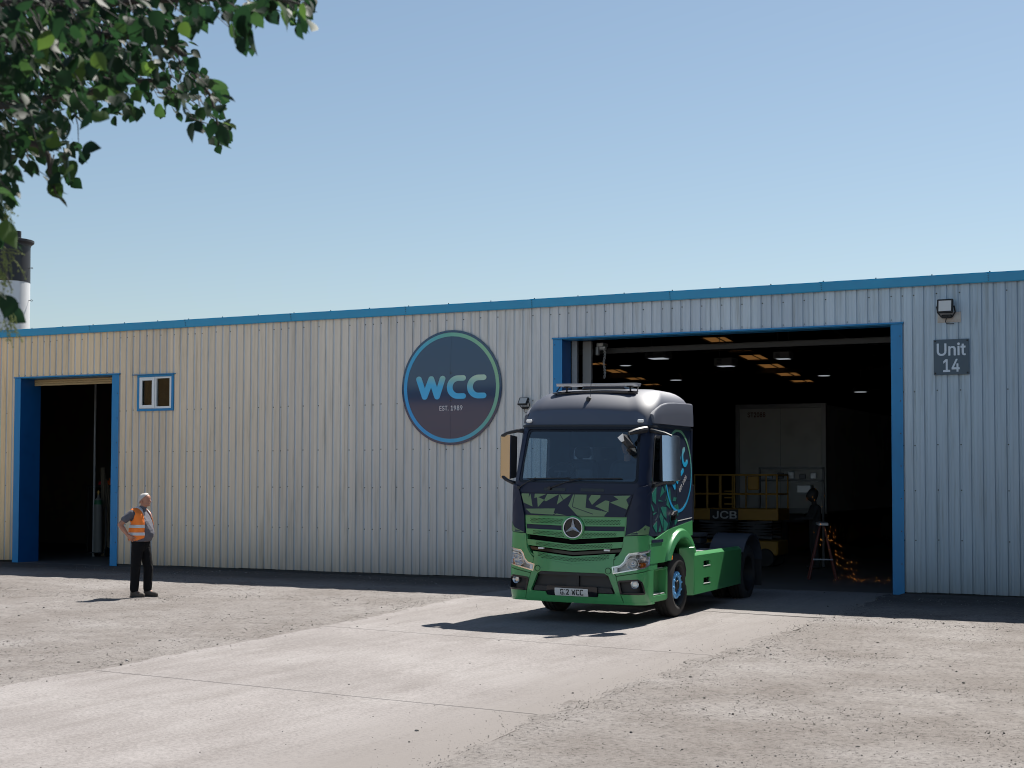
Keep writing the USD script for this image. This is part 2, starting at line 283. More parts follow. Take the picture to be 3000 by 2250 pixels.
M_fascia = mat('blue_fascia', (0.018, 0.30, 0.52), 0.34, vary=0.4, scale=1.6, dark=(0.03, 0.22, 0.42))
M_bluedark = mat('blue_reveal', (0.008, 0.12, 0.36), 0.45, vary=0.3, scale=2.0)
M_rivet = mat('dark_screw', (0.05, 0.045, 0.04), 0.6)
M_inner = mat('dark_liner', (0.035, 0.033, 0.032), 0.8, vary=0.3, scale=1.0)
M_steel = mat('dark_steel', (0.05, 0.05, 0.055), 0.6)
M_floor = mat('workshop_floor', (0.13, 0.12, 0.115), 0.55, vary=0.7, scale=1.1, dark=(0.07, 0.065, 0.06))
M_galv = mat('galvanised', (0.42, 0.43, 0.44), 0.45, 0.6, vary=0.3, scale=5)
M_white = mat('white_upvc', (0.78, 0.78, 0.76), 0.35)
M_cream = mat('cream_roller', (0.45, 0.33, 0.17), 0.5)
M_black = mat('matt_black', (0.012, 0.012, 0.013), 0.6)
M_glass = glass_pane('window_glass', (0.55, 0.6, 0.6), 1.55)

wk = thing('workshop', 'long low workshop clad in grey ribbed sheets with blue eaves and two open doorways', 'building')
PITCH_R = 0.2007; RIB0 = -6.424
OPEN = [(-28.12, -25.0, -1, 4.48), (-13.48, -6.73, -1, 4.845), (-24.33, -23.27, 3.60, 4.425)]
TOPZ, BOTZ = 5.53, 0.05
def rib_y(x):
    d = np.abs((x-RIB0+PITCH_R/2) % PITCH_R-PITCH_R/2)
    return -0.027*np.clip((d-0.017)/0.013, 0, 1)
def sheet(xa, xb, z0, z1, dy=0.0, t=0.003):
    k0, k1 = math.floor((xa-RIB0)/PITCH_R)-1, math.ceil((xb-RIB0)/PITCH_R)+1
    xs = [xa, xb]
    for k in range(k0, k1+1):
        c = RIB0+k*PITCH_R
        xs += [c-0.030, c-0.017, c+0.017, c+0.030, c+PITCH_R/2-0.022, c+PITCH_R/2-0.016, c+PITCH_R/2+0.016, c+PITCH_R/2+0.022]
    xs = np.array(sorted(x for x in set(np.round(xs, 5)) if xa-1e-6 <= x <= xb+1e-6))
    y = rib_y(xs)+dy
    mid = np.abs((xs-RIB0) % PITCH_R-PITCH_R/2) < 0.0165; y = y+np.where(mid, 0.003, 0.0)
    n = len(xs); V = np.vstack([np.c_[xs, y, np.full(n, z0)], np.c_[xs, y, np.full(n, z1)], np.c_[xs, y+t, np.full(n, z0)], np.c_[xs, y+t, np.full(n, z1)]])
    F = []
    for i in range(n-1):
        a, b, c, d = i, i+1, n+i+1, n+i; F += [[a, b, c], [a, c, d]]
        a, b, c, d = 2*n+i, 3*n+i, 3*n+i+1, 2*n+i+1; F += [[a, b, c], [a, c, d]]
        F += [[n+i, n+i+1, 3*n+i+1], [n+i, 3*n+i+1, 3*n+i], [i, 2*n+i+1, i+1], [i, 2*n+i, 2*n+i+1]]
    for i in (0, n-1): F += [[i, n+i, 3*n+i], [i, 3*n+i, 2*n+i]]
    return trimesh.Trimesh(V, F, process=False)
x = RIB0+PITCH_R*15.5
XS = []
while x > -37: XS.append(x); x -= 5*PITCH_R
for i in range(len(XS)-1):
    xb, xa = XS[i]-0.0005, XS[i+1]+0.0005
    br = sorted({xa, xb} | {e for o in OPEN for e in o[:2] if xa < e < xb})
    ms = []
    for a, b in zip(br[:-1], br[1:]):
        zz = [(BOTZ+(0.012*((i*7) % 5)/5), TOPZ)]
        for o in OPEN:
            if o[0]-1e-6 <= (a+b)/2 <= o[1]+1e-6:
                zz = [(o[3], TOPZ)] if o[2] < 0 else [(zz[0][0], o[2]), (o[3], TOPZ)]
        ms += [sheet(a, b, z0, z1, dy=-0.0012*(i % 2)) for z0, z1 in zz]
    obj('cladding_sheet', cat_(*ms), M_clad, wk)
# screws
sc = []
for k in range(-160, 10):
    c = RIB0+k*PITCH_R
    if not -30 < c < -3.2: continue
    def free(z): return not any(o[0]-0.05 < c < o[1]+0.05 and o[2]-0.05 < z < o[3]+0.05 for o in OPEN)
    rows = [(5.34, 2), (3.62, 2), (2.66, 2), (1.86, 2), (0.98, 2)]
    for z, step in rows:
        q = (k*2654435761 >> 7) % 7
        if (k % step == 0 or q == 0) and q != 3 and free(z): sc.append(cyl((c, 0.001, z+0.008*(q-3)/3), (c, -0.006, z+0.008*(q-3)/3), 0.0125, 6)); 
    if -13.6 < c < -6.6 and k % 2 == 0: sc.append(cyl((c, 0.001, 4.91), (c, -0.007, 4.91), 0.0085, 6))
    if -28.2 < c < -24.9: sc.append(cyl((c, 0.001, 4.53), (c, -0.007, 4.53), 0.0085, 6))
obj('screws', cat_(*sc), M_rivet, wk, kind='stuff')
# eaves flashing with lap joints
prof = Polygon([(-0.045, 5.487), (-0.075, 5.482), (-0.085, 5.50), (-0.115, 5.64), (-0.110, 5.658), (0.28, 5.685), (0.28, 5.67), (-0.095, 5.645), (-0.07, 5.50), (-0.045, 5.50)])
def along_x(poly_yz, x0, x1):
    m = tm(prism(poly_yz, x1-x0)); v = m.vertices.copy(); m.vertices = np.c_[x0+v[:, 2], v[:, 0], v[:, 1]]
    trimesh.repair.fix_normals(m); return m
joints = [-37.6, -34.6, -31.66, -28.72, -25.79, -22.91, -19.97, -17.02, -14.05, -11.07, -8.1, -5.13, -2.16, 1.0]
for a, b in zip(joints[:-1], joints[1:]):
    f = obj('eaves_flashing', move(along_x(prof, a+0.0015, b-0.0015), z=0.002*math.sin(a*3), y=0.0015*math.cos(a*5)), M_fascia, wk)
for j in joints[3:-1]:
    riv = [cyl((j+0.02, -0.08-0.005-0.03*t, 5.51+0.125*t), (j+0.02, -0.10-0.03*t, 5.515+0.125*t), 0.007, 6) for t in (0.05, 0.36, 0.66, 0.95)]
    strap = move(along_x(prof, j-0.018, j+0.035), y=-0.0025, z=0.0025)
    obj('lap_joint', cat_(strap), M_fascia, wk); obj('lap_rivets', cat_(*riv), M_rivet, wk)
    for q in (0.03, 1.0, 2.0): sc2 = cyl((j+q, 0.0, 5.66), (j+q, 0.0, 5.69), 0.012, 6); obj('ridge_screw', sc2, M_rivet, wk)
# liner wall behind the sheets, with the openings
lin = sbox(-40, -0.4, 3.2, 5.63)
for a, b, c, d in [(-28.05, -0.5, -25.08, 4.50), (-13.41, -0.5, -6.80, 4.86), (-24.31, 3.62, -23.29, 4.41)]: lin = lin.difference(sbox(a, b, c, d))
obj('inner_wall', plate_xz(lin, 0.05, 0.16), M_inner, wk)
# doorway trims
for (xo, xi, zt, dep) in ((-28.22, -28.02, 4.466, 0.62), (-13.58, -13.377, 4.83, 0.36)):
    obj('door_jamb', bx(xo, xi, -0.045, -0.0365, 0.0, zt, 0.002), M_blue, wk)
    obj('jamb_reveal', bx(xi-0.012, xi-0.001, -0.0365, dep, 0.0, zt-0.001), M_bluedark, wk)
for (xi, xo, zt) in ((-25.11, -24.895, 4.466), (-6.83, -6.619, 4.83)):
    obj('door_jamb', bx(xi, xo, -0.045, -0.0365, 0.0, zt, 0.002), M_blue, wk)
    obj('jamb_reveal', bx(xi+0.001, xi+0.012, -0.0365, 0.36, 0.0, zt-0.001), M_bluedark, wk)
    obj('jamb_screws', cat_(*[cyl((xo-0.045, -0.0455, z), (xo-0.045, -0.053, z), 0.011, 6) for z in np.arange(0.55, zt, 0.58)]), M_rivet, wk)
obj('jamb_screws', cat_(*[cyl((-13.54, -0.0455, z), (-13.54, -0.053, z), 0.011, 6) for z in np.arange(2.0, 4.8, 0.68)]), M_rivet, wk)
for a, b, z in ((-28.22, -24.895, 4.468), (-13.58, -6.619, 4.832)):
    obj('door_head_flashing', cat_(bx(a-0.02, b+0.015, -0.062, -0.003, z, z+0.03, 0.003), bx(a, b, -0.003, 0.36, z-0.012, z-0.002)), M_blue, wk)
# window
wn = obj('window', cat_(plate_xz(sbox(-24.339, 3.595, -23.26, 4.43).difference(sbox(-24.275, 3.65, -23.325, 4.385)), -0.05, 0.06), bx(-24.478, -23.208, -0.085, 0.0, 4.432, 4.448, 0.003)), M_blue, wk, label='small two light window beside the smaller doorway')
fr = sbox(-24.272, 3.653, -23.328, 4.382)
fr = fr.difference(sbox(-24.215, 3.71, -23.86, 4.33)).difference(sbox(-23.775, 3.70, -23.385, 4.345))
obj('frame', plate_xz(fr, -0.038, 0.03), M_white, wn)
sash = sbox(-24.262, 3.665, -23.815, 4.372).difference(sbox(-24.185, 3.735, -23.89, 4.305))
obj('sash', plate_xz(sash, -0.058, -0.0385), M_white, wn)
obj('pane', bx(-24.2, -23.87, -0.015, -0.009, 3.72, 4.32), M_glass, wn); obj('pane', bx(-23.78, -23.38, 0.0, 0.006, 3.69, 4.35), M_glass, wn)
# roof with translucent panels on the far slope
EAVE, RIDGE, RY, BACK = 5.60, 7.60, 22.0, 44.0
def on_slope(g, far, t):
    m = tm(prism(g, t)); v = m.vertices.copy()
    z = EAVE+(RIDGE-EAVE)/RY*np.where(far, BACK-v[:, 1], v[:, 1])
    m.vertices = np.c_[v[:, :2], z+v[:, 2]]; return m
lights = [(-20.3, -19.35, a, b) for a, b in ((25.8, 27.05), (28.0, 29.1), (29.8, 31.2), (32.05, 33.35), (34.2, 35.5), (36.4, 37.3))]+[(-27.15, -26.3, a, b) for a, b in ((30.3, 31.1), (32.1, 33.3), (34.25, 35.3), (36.25, 36.95))]
far = sbox(-40, 22.0, 3.2, 44.2)
for a, b, c, d in lights: far = far.difference(sbox(a, c, b, d))
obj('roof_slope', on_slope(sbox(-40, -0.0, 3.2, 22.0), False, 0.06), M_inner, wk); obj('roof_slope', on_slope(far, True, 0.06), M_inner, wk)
M_amber = usdkit.material(stage, '/World/Looks/amber_rooflight', {'d': ('diffuse_bsdf', {'color': (0.3, 0.2, 0.1)}), 't': ('translucent_bsdf', {'color': (0.27, 0.185, 0.10)}), 'm': ('mix_closure', {'fac': 0.8})}, [('d.BSDF', 'm.closure1'), ('t.BSDF', 'm.closure2')], surface='m.closure')
for a, b, c, d in lights:
    rl = obj('roof_light', on_slope(sbox(a-0.02, c-0.02, b+0.02, d+0.02), True, 0.004).apply_translation([0, 0, 0.062]), M_amber, wk)
    xm = a+0.62*(b-a); obj('glazing_bar', on_slope(sbox(xm-0.015, c, xm+0.015, d), True, 0.03).apply_translation([0, 0, 0.015]), M_steel, rl)
GAB = trimesh.convex.convex_hull(np.array([[x_, y_, z_] for x_ in (0, 0.1) for y_, z_ in ((0.2, -0.05), (0.2, 5.62), (22, 7.66), (43.9, 5.62), (43.9, -0.05))]))
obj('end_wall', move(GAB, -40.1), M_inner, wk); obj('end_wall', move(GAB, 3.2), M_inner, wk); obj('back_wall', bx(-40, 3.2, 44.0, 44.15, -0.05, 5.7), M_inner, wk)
for y in (5.5, 11, 16.5, 27.5, 33, 38.5):
    zr = lambda yy: EAVE+(RIDGE-EAVE)/RY*min(yy, BACK-yy)
    obj('roof_beam', bx(-39.9, 3.1, y-0.04, y+0.04, zr(y)-0.22, zr(y)-0.03), M_steel, wk)
for x in (-33, -23.5, -14.6, -2.5):
    obj('rafter', cat_(*[trimesh.convex.convex_hull(np.array([[x+s, y, z+dz] for s in (-0.07, 0.07) for dz in (-0.36, -0.03) for y, z in ((a, za), (b, zb))])) for a, za, b, zb in ((0.2, EAVE, 22, RIDGE), (22, RIDGE, 43.9, EAVE))]), M_steel, wk)
M_part = mat('brown_partition', (0.15, 0.115, 0.09), 0.8, vary=0.5, scale=0.8)
obj('partition_wall', bx(-22.95, -22.85, 0.17, 8.99, -0.04, 5.55), M_part, wk); obj('partition_wall', bx(-40, -22.85, 9.0, 9.1, -0.04, 6.3), M_part, wk)
fl = sbox(-40, 0.20, 3.2, 44).union(sbox(-28.02, -0.03, -25.11, 0.22))
mfl = tm(prism(fl, 0.12)); mfl.apply_translation([0, 0, -0.118]); obj('floor', mfl, M_floor, None, kind='structure')
# roller gear inside the big doorway
obj('roller_track', bx(-13.365, -13.25, 0.37, 0.45, 0.0, 4.83, 0.004), M_galv, wk); obj('roller_track', bx(-13.19, -13.0, 0.52, 0.60, 0.0, 4.82, 0.004), mat('grey_track', (0.2, 0.2, 0.2), 0.5, 0.3), wk)
obj('roller_tube', cyl((-13.2, 0.9, 5.02), (-6.6, 0.9, 5.02), 0.085, 14), M_steel, wk)
obj('support_beam', cat_(bx(-13.6, -6.4, 1.0, 1.06, 4.60, 4.69), bx(-13.6, -6.4, 0.95, 1.11, 4.69, 4.70)), mat('grey_beam', (0.03, 0.03, 0.03), 0.6), wk)
obj('motor_gear', cat_(bx(-12.97, -12.82, 0.7, 0.95, 4.72, 4.8, 0.01), cyl((-12.95, 0.8, 4.7), (-12.8, 0.8, 4.7), 0.05, 10), bx(-12.99, -12.93, 0.7, 0.8, 4.55, 4.72, 0.008)), M_galv, wk)
obj('hoist_chain', cat_(*[move(trimesh.creation.torus(0.022, 0.006, 10, 6), -12.80+0.012*math.sin(k*.5), 0.72, 4.66-0.03*k, rx=90, rz=90*(k % 2)) for k in range(20)]), mat('grey_chain', (0.35, 0.35, 0.35), 0.5), wk)
obj('roller_curtain', cat_(*[cyl((-28.0, 0.42, 4.33+0.05*k), (-25.12, 0.42, 4.33+0.05*k), 0.03, 10) for k in range(3)]), M_cream, wk)
obj('plinth', bx(-6.6, 3, -0.02, 0.045, -0.3, 0.045), mat('damp_base', (0.03, 0.03, 0.03), 0.8), wk)
obj('plinth', bx(-24.89, -13.59, -0.02, 0.045, -0.3, 0.045), 'DARK' and UsdShade.Material.Get(stage, '/World/Looks/damp_base'), wk)
# ---------------------------------------------------------------- lorry
TR_PHI, TR_O = math.radians(3.0), np.array([-9.945, -5.3683, -0.0637])
TR_ROLL = 0.7
M_navy = mat('navy_wrap', (0.008, 0.015, 0.038), 0.45, spec=0.35)
M_navy2 = mat('navy_roof', (0.012, 0.020, 0.048), 0.60, spec=0.6, ior=1.9)
M_green = mat('green_paint', (0.056, 0.268, 0.092), 0.35, spec=0.5, coat=0.6, croug=0.06)
M_olive = mat('sage_print', (0.105, 0.20, 0.095), 0.42, coat=0.3, croug=0.3)
M_teal = mat('teal_print', (0.006, 0.15, 0.105), 0.42, coat=0.3, croug=0.3)
M_plastic = mat('black_plastic', (0.014, 0.014, 0.016), 0.5)
M_gloss = mat('gloss_black', (0.006, 0.006, 0.008), 0.12)
M_hole = mat('void_black', (0.003, 0.003, 0.003), 0.9, spec=0.1)
M_chrome = mat('chrome', (0.75, 0.76, 0.78), 0.09, 1.0)
M_silver = mat('badge_silver', (0.85, 0.86, 0.88), 0.38, 0.85)
M_brush = mat('polished_steel', (0.72, 0.74, 0.77), 0.16, 1.0)
M_lamp = mat('lamp_reflector', (0.8, 0.8, 0.8), 0.18, 0.9)
M_drl = mat('white_lens', (0.82, 0.82, 0.80), 0.25)
M_amberl = mat('amber_lens', (0.75, 0.2, 0.03), 0.25)
M_rubber = mat('tyre_rubber', (0.017, 0.016, 0.016), 0.72, vary=0.4, scale=9, dark=(0.03, 0.027, 0.025))
M_hubblue = mat('blue_hub_ring', (0.13, 0.42, 0.78), 0.35, coat=0.4)
M_rim = mat('dark_rim', (0.02, 0.021, 0.024), 0.45, 0.4)
M_chassis = mat('chassis_grey', (0.035, 0.037, 0.042), 0.55)
M_tank = mat('tank_aluminium', (0.55, 0.56, 0.57), 0.35, 0.7)
M_fender = mat('dark_fender', (0.03, 0.036, 0.05), 0.5)
M_wscreen = glass_pane('windscreen_glass', (0.76, 0.87, 0.93), 1.85)
M_sglass = glass_pane('side_glass', (0.88, 0.92, 0.93), 1.45)
M_lens = glass_pane('headlight_lens', (0.93, 0.94, 0.95), 1.35)
M_plate = mat('white_plate', (0.62, 0.62, 0.60), 0.4)
M_int = mat('cab_interior', (0.07, 0.08, 0.09), 0.8)
M_seat = mat('cab_seat', (0.02, 0.022, 0.026), 0.9)

WR, RC, YR, BOW = 1.075, 0.20, 0.77, 0.075
_fz = np.array([0.25, 0.32, 0.45, 0.75, 1.0, 1.54, 1.9, 2.07, 2.85, 2.95]); _fy = np.array([-1.50, -1.535, -1.58, -1.58, -1.56, -1.535, -1.525, -1.51, -1.285, -1.26])
_wz = np.array([0.25, 1.0, 1.4, 2.0, 2.9, 3.0]); _ww = np.array([1.075, 1.08, 1.08, 1.08, 1.055, 1.05])
LS = 2.0; XA = WR-RC; QA = RC*math.pi/2
def cab_map(s, z, t):
    """point on the cab's skin: s runs round the plan from the middle of the front, t outwards"""
    s, z, t = np.asarray(s, float), np.asarray(z, float), np.asarray(t, float)
    W, F = np.interp(z, _wz, _ww), np.interp(z, _fz, _fy); a = np.abs(s); sg = np.where(s < 0, -1.0, 1.0); xa = W-RC
    x0 = np.minimum(a, XA)/XA
    th = np.clip((a-XA)/RC, 0, math.pi/2)
    u = np.clip(a-XA-QA, 0, None)
    yc = F+BOW+RC
    px = xa*x0+RC*np.sin(th); py = np.where(a < XA, F+BOW*x0*x0, yc-RC*np.cos(th))+u/LS*(YR-yc)
    sl = 2*BOW*x0/XA*np.where(a < XA, 1, 0)
    nx = np.where(a < XA, sl, np.sin(th)); ny = np.where(a < XA, -1.0, -np.cos(th)); nn = np.hypot(nx, ny)
    dz = -np.gradient(_fy, _fz); lean = np.interp(z, _fz, dz)*np.abs(ny/nn)
    return np.c_[sg*(px+t*nx/nn), py+t*ny/nn, z-np.where(z > 2.0, 0.25, 0.0)*t*lean*0]
def s_of(y, z):
    yc = np.interp(z, _fz, _fy)+BOW+RC
    return XA+QA+(y-yc)/(YR-yc)*LS
def wrap(g, t0, t1, res=0.09):
    out = []
    for q in polys(g):
        m = tm(prism(q, 1.0, None)); M = prism(q, t1-t0).refine_to_length(res); m = tm(M); v = m.vertices
        m.vertices = cab_map(v[:, 0], v[:, 1], t0+v[:, 2]); out.append(m)
    m = cat_(*out); trimesh.repair.fix_normals(m, multibody=True); return m
mir = lambda pts: [(-x, z) for x, z in pts]
def sside(pts): return [(float(s_of(y, z)), z) for y, z in pts]
def mirg(g): return affinity.scale(g, -1, 1, origin=(0, 0))
lorry = thing('lorry', 'green and navy tractor unit with number plate G12 WCC leaving the big doorway', 'lorry', TR_O, (0, TR_ROLL, math.degrees(TR_PHI)))
L_ = lambda name, mesh, m, parent=None, smooth=32, **k: obj(name, mesh, m, lorry if parent is None else parent, smooth, **k)
def both(name, fn, m, parent=None, smooth=32):
    r = []
    for sg in (1, -1):
        me = fn()
        if sg < 0:
            me = me.copy(); me.vertices[:, 0] *= -1; me.faces = me.faces[:, ::-1]
        r.append(L_(name, me, m, parent, smooth))
    return r

# cab shell with openings for the windscreen and the side windows
SM = XA+QA+LS
ws = rnd([(-0.965, 2.055), (0.965, 2.055), (0.935, 2.855), (-0.935, 2.855)], 0.06)
sw = Polygon(sside([(-1.12, 2.08), (-0.10, 2.08), (-0.10, 2.74), (-0.98, 2.74)])).buffer(-0.05).buffer(0.05)
shell = sbox(-SM, 1.28, SM, 2.93).difference(ws).difference(sw).difference(mirg(sw))
lowcut = Polygon(sside([(-0.62, 1.2), (0.9, 1.2), (0.9, 1.34), (-0.5, 1.34), (-0.62, 1.28)]))
L_('cab_shell', wrap(shell.difference(lowcut).difference(mirg(lowcut)), -0.045, 0.0, 0.11), M_navy)
L_('windscreen', wrap(ws.buffer(-0.002), -0.022, -0.016, 0.12), M_wscreen)
frame = ws.buffer(-0.001).difference(rnd([(-0.92, 2.085), (0.92, 2.085), (0.89, 2.825), (-0.89, 2.825)], 0.05))
L_('windscreen_border', wrap(frame, -0.0155, -0.012, 0.12), M_gloss)
for g in (sw, mirg(sw)): L_('side_window', wrap(g.buffer(-0.002), -0.025, -0.019, 0.15), M_sglass)
back = sbox(-1.07, 1.3, 1.07, 2.93).difference(rnd([(-0.96, 2.12), (-0.16, 2.12), (-0.20, 2.62), (-0.96, 2.62)], 0.05))
L_('back_panel', plate_xz(back, YR-0.05, YR-0.001), M_navy)
L_('back_window', plate_xz(rnd([(-0.965, 2.115), (-0.155, 2.115), (-0.195, 2.625), (-0.965, 2.625)], 0.05), YR-0.02, YR-0.014), M_sglass)
L_('cab_floor', bx(-1.03, 1.03, -1.30, 0.7, 1.285, 1.33), M_int)
dash = plate_xz(sbox(-0.98, 1.5, 0.98, 2.11), -1.22, -0.86)
L_('dashboard', dash, M_int)
wheel = move(trimesh.creation.torus(0.21, 0.016, 28, 8), -0.56, -0.72, 2.22, rx=38)
L_('steering_wheel', cat_(wheel, move(trimesh.creation.cylinder(0.015, 0.4, sections=8), -0.56, -0.72, 2.22, rx=38, ry=90), cyl((-0.56, -0.72, 2.2), (-0.56, -0.9, 2.0), 0.03)), M_plastic)
for sx_ in (-0.56, 0.56):
    L_('cab_seat', cat_(bx(sx_-0.26, sx_+0.26, -0.35, 0.15, 1.75, 1.9, 0.06), bx(sx_-0.25, sx_+0.25, 0.10, 0.24, 1.85, 2.42, 0.06), bx(sx_-0.14, sx_+0.14, 0.12, 0.22, 2.44, 2.62, 0.04)), M_seat)
L_('dash_screen', bx(-0.13, 0.13, -1.17, -1.12, 2.1, 2.27, 0.02), M_plastic)
# cowl, front flap, corner panels
L_('scuttle_panel', wrap(rnd([(-0.96, 1.895), (0.96, 1.895), (0.965, 2.05), (-0.965, 2.05)], 0.02), 0.0, 0.012), M_navy)
for sx_ in (-1, 1): L_('scuttle_vent', wrap(rnd([(sx_*0.30-0.20, 1.93), (sx_*0.30+0.16, 1.93), (sx_*0.30+0.16, 1.975), (sx_*0.30-0.20, 1.975)], 0.01), 0.012, 0.016), M_gloss)
flap = rnd([(-0.89, 1.888), (0.89, 1.888), (0.775, 1.562), (-0.775, 1.562)], 0.02)
L_('service_flap', wrap(flap, 0.0, 0.024), M_navy)
# printed shards on the flap
sh = []
Q = lambda pts: Polygon([((x-524)/357*0.885, 1.885-(z-768)/157*0.325) for x, z in pts])
for pts in ([(170, 765), (225, 765), (222, 800), (235, 770), (250, 862), (180, 832)], [(265, 768), (345, 768), (300, 790), (262, 800)], [(280, 790), (330, 812), (288, 865)], [(350, 768), (430, 768), (330, 830), (290, 868), (400, 862), (330, 815)], [(430, 770), (505, 770), (395, 860), (300, 900), (200, 882), (410, 870)],
            [(520, 770), (605, 768), (600, 862), (735, 890), (712, 922), (550, 920), (490, 850)], [(635, 770), (690, 770), (690, 785), (640, 840), (618, 800)], [(700, 772), (765, 772), (738, 795), (660, 850), (740, 890), (745, 812), (690, 800)], [(770, 775), (870, 770), (845, 800), (875, 880), (750, 822), (800, 800)],
            [(205, 880), (405, 872), (395, 905), (480, 920), (240, 912)], [(560, 905), (700, 880), (720, 925), (570, 922)]):
    sh.append(Q(pts).buffer(0))
shg = unary_union(sh).intersection(flap.buffer(-0.006)).difference(unary_union([LineString([(-.25, 1.92), (-.1, 1.70), (-.35, 1.56)]).buffer(0.006), LineString([(0.02, 1.93), (-.02, 1.7), (.3, 1.6)]).buffer(0.005)]))
L_('flap_graphic', wrap(shg, 0.0242, 0.0255, 0.12), M_olive)
L_('flap_lamp', move(trimesh.creation.icosphere(2, 0.024), 0.0, -1.505, 1.868), M_drl)
corner = rnd([(0.91, 1.915), (0.955, 2.01), (1.12, 2.03), (1.165, 1.98), (1.155, 1.48), (1.13, 1.31), (0.80, 1.293), (0.815, 1.55)], 0.02)
for g in (corner, mirg(corner)): L_('corner_panel', wrap(g, 0.0, 0.03), M_navy)
cg = Polygon([(0.80, 1.30), (0.98, 1.37), (1.07, 1.45), (1.16, 1.42), (1.13, 1.315)])
for g in (cg, mirg(cg)): L_('corner_graphic', wrap(g.intersection(g), 0.0305, 0.032), M_olive)
# green cheeks and bumper
hl = Polygon([(1.235, 1.09), (1.12, 1.075), (0.855, 1.035), (0.815, 0.99), (0.785, 0.915), (0.73, 0.86), (0.615, 0.832), (0.635, 0.735), (0.85, 0.78), (1.08, 0.825), (1.20, 0.87)])
grille_out = Polygon([(-0.80, 1.55), (0.80, 1.55), (0.775, 1.28), (0.75, 1.08), (0.70, 1.0), (0.615, 0.945), (0, 0.86), (-0.615, 0.945), (-0.70, 1.0), (-0.75, 1.08), (-0.775, 1.28)])
SE = float(s_of(-0.93, 1.0)); SE2 = float(s_of(-1.10, 0.5))
cheek = Polygon([(0.782, 1.285), (1.13, 1.305), (1.20, 1.29), (SE, 1.215), (SE, 0.79), (1.15, 0.79), (0.68, 0.705), (0.655, 0.745), (0.64, 0.93), (0.70, 0.99), (0.757, 1.08)]).difference(hl.buffer(0.006))
for g in (cheek, mirg(cheek)): L_('headlight_surround', wrap(g, -0.05, 0.022, 0.08), M_green)
low = Polygon([(-0.50, 0.738), (0.50, 0.738), (0.565, 0.70), (0.675, 0.44), (0.42, 0.437), (0.405, 0.385), (-0.405, 0.385), (-0.42, 0.437), (-0.675, 0.44), (-0.565, 0.70)]).buffer(-0.02).buffer(0.02)
cen = Polygon([(-0.632, 0.938), (0, 0.852), (0.632, 0.938), (0.648, 0.74), (0.672, 0.70), (0.775, 0.318), (0.3, 0.302), (-0.3, 0.302), (-0.775, 0.318), (-0.672, 0.70), (-0.648, 0.74)]).difference(low)
L_('bumper', wrap(cen, -0.03, 0.022, 0.09), M_green)
fog = rnd([(0.705, 0.635), (0.99, 0.66), (1.05, 0.62), (1.11, 0.445), (0.745, 0.44)], 0.025)
bs = Polygon([(0.682, 0.695), (0.90, 0.735), (1.15, 0.78), (SE2, 0.79), (SE2, 0.33), (1.1, 0.312), (0.785, 0.318)]).difference(fog)
for g in (bs, mirg(bs)): L_('bumper_end', wrap(g, -0.03, 0.022, 0.08), M_green)
lipg = Polygon([(-1.25, 0.30), (1.25, 0.30), (1.25, 0.318), (-1.25, 0.318)])
L_('bumper_lip', wrap(sbox(-SE2, 0.285, SE2, 0.318), -0.05, 0.028, 0.09), M_green)
L_('lower_grille', wrap(low.buffer(0.006), -0.09, -0.06), M_plastic)
L_('lower_grille_bar', cat_(wrap(rnd([(-0.64, 0.445), (0.64, 0.445), (0.60, 0.52), (-0.60, 0.52)], 0.01), -0.06, 0.0), wrap(rnd([(-0.10, 0.52), (0.10, 0.52), (0.10, 0.69), (-0.10, 0.69)], 0.01), -0.06, -0.02), wrap(rnd([(-0.55, 0.69), (0.55, 0.69), (0.51, 0.735), (-0.51, 0.735)], 0.01), -0.06, 0.01)), M_plastic)
L_('plate_holder', wrap(rnd([(-0.40, 0.385), (0.40, 0.385), (0.40, 0.53), (-0.40, 0.53)], 0.02), -0.05, 0.03), M_gloss)
npl = L_('number_plate', wrap(rnd([(-0.262, 0.387), (0.262, 0.387), (0.262, 0.50), (-0.262, 0.50)], 0.008), 0.032, 0.04), M_plate)
def letters_xz(text, h, cx, cz, bold=True, sx_=1.0):
    m = meshkit.text_mesh(text, h, 1.0, bold); b = m.bounds; v = m.vertices
    m.vertices = np.c_[(v[:, 0]-(b[0, 0]+b[1, 0])/2)*sx_+cx, v[:, 1]-(b[0, 1]+b[1, 1])/2+cz, v[:, 2]]; return m
gl = []
def plate_char(c):
    a, h, r_ = 0.0185, 0.0395, 0.0076
    arc = lambda: [(a, h*0.62), (a*0.9, h*0.86), (a*0.5, h-0.004), (-a*0.4, h-0.004), (-a*0.85, h*0.85), (-a, h*0.6), (-a, -h*0.6), (-a*0.85, -h*0.85), (-a*0.4, -h+0.004), (a*0.5, -h+0.004), (a*0.9, -h*0.86), (a, -h*0.62)]
    L = {'C': [arc()], 'G': [arc()+[(a, -0.004), (0.003, -0.004)]], '1': [[(0, h), (0, -h)]], '2': [[(-a, h*0.55), (-a*0.8, h*0.85), (-a*0.3, h-0.004), (a*0.4, h-0.004), (a*0.9, h*0.8), (a, h*0.5), (a*0.8, h*0.15), (-a, -h+0.006), (a*1.25, -h+0.006)]], 'W': [[(-a*1.25, h), (-a*0.72, -h+0.006), (0, h*0.35), (a*0.72, -h+0.006), (a*1.25, h)]]}[c]
    return unary_union([LineString(p).buffer(r_, cap_style=2, join_style=1) for p in L])
px_ = -0.172
for ch_ in 'G12 WCC':
    if ch_ == ' ': px_ += 0.030; continue
    w_ = 0.016 if ch_ == '1' else 0.056 if ch_ == 'W' else 0.050
    for q_ in polys(plate_char(ch_)):
        m_ = tm(prism(affinity.translate(q_, px_+w_/2, 0.4435), 1.0)); gl.append(m_)
    px_ += w_+0.012
t = cat_(*gl); v = t.vertices
t.vertices = cab_map(v[:, 0], v[:, 1], 0.0402+0.002*v[:, 2]); t.faces = t.faces
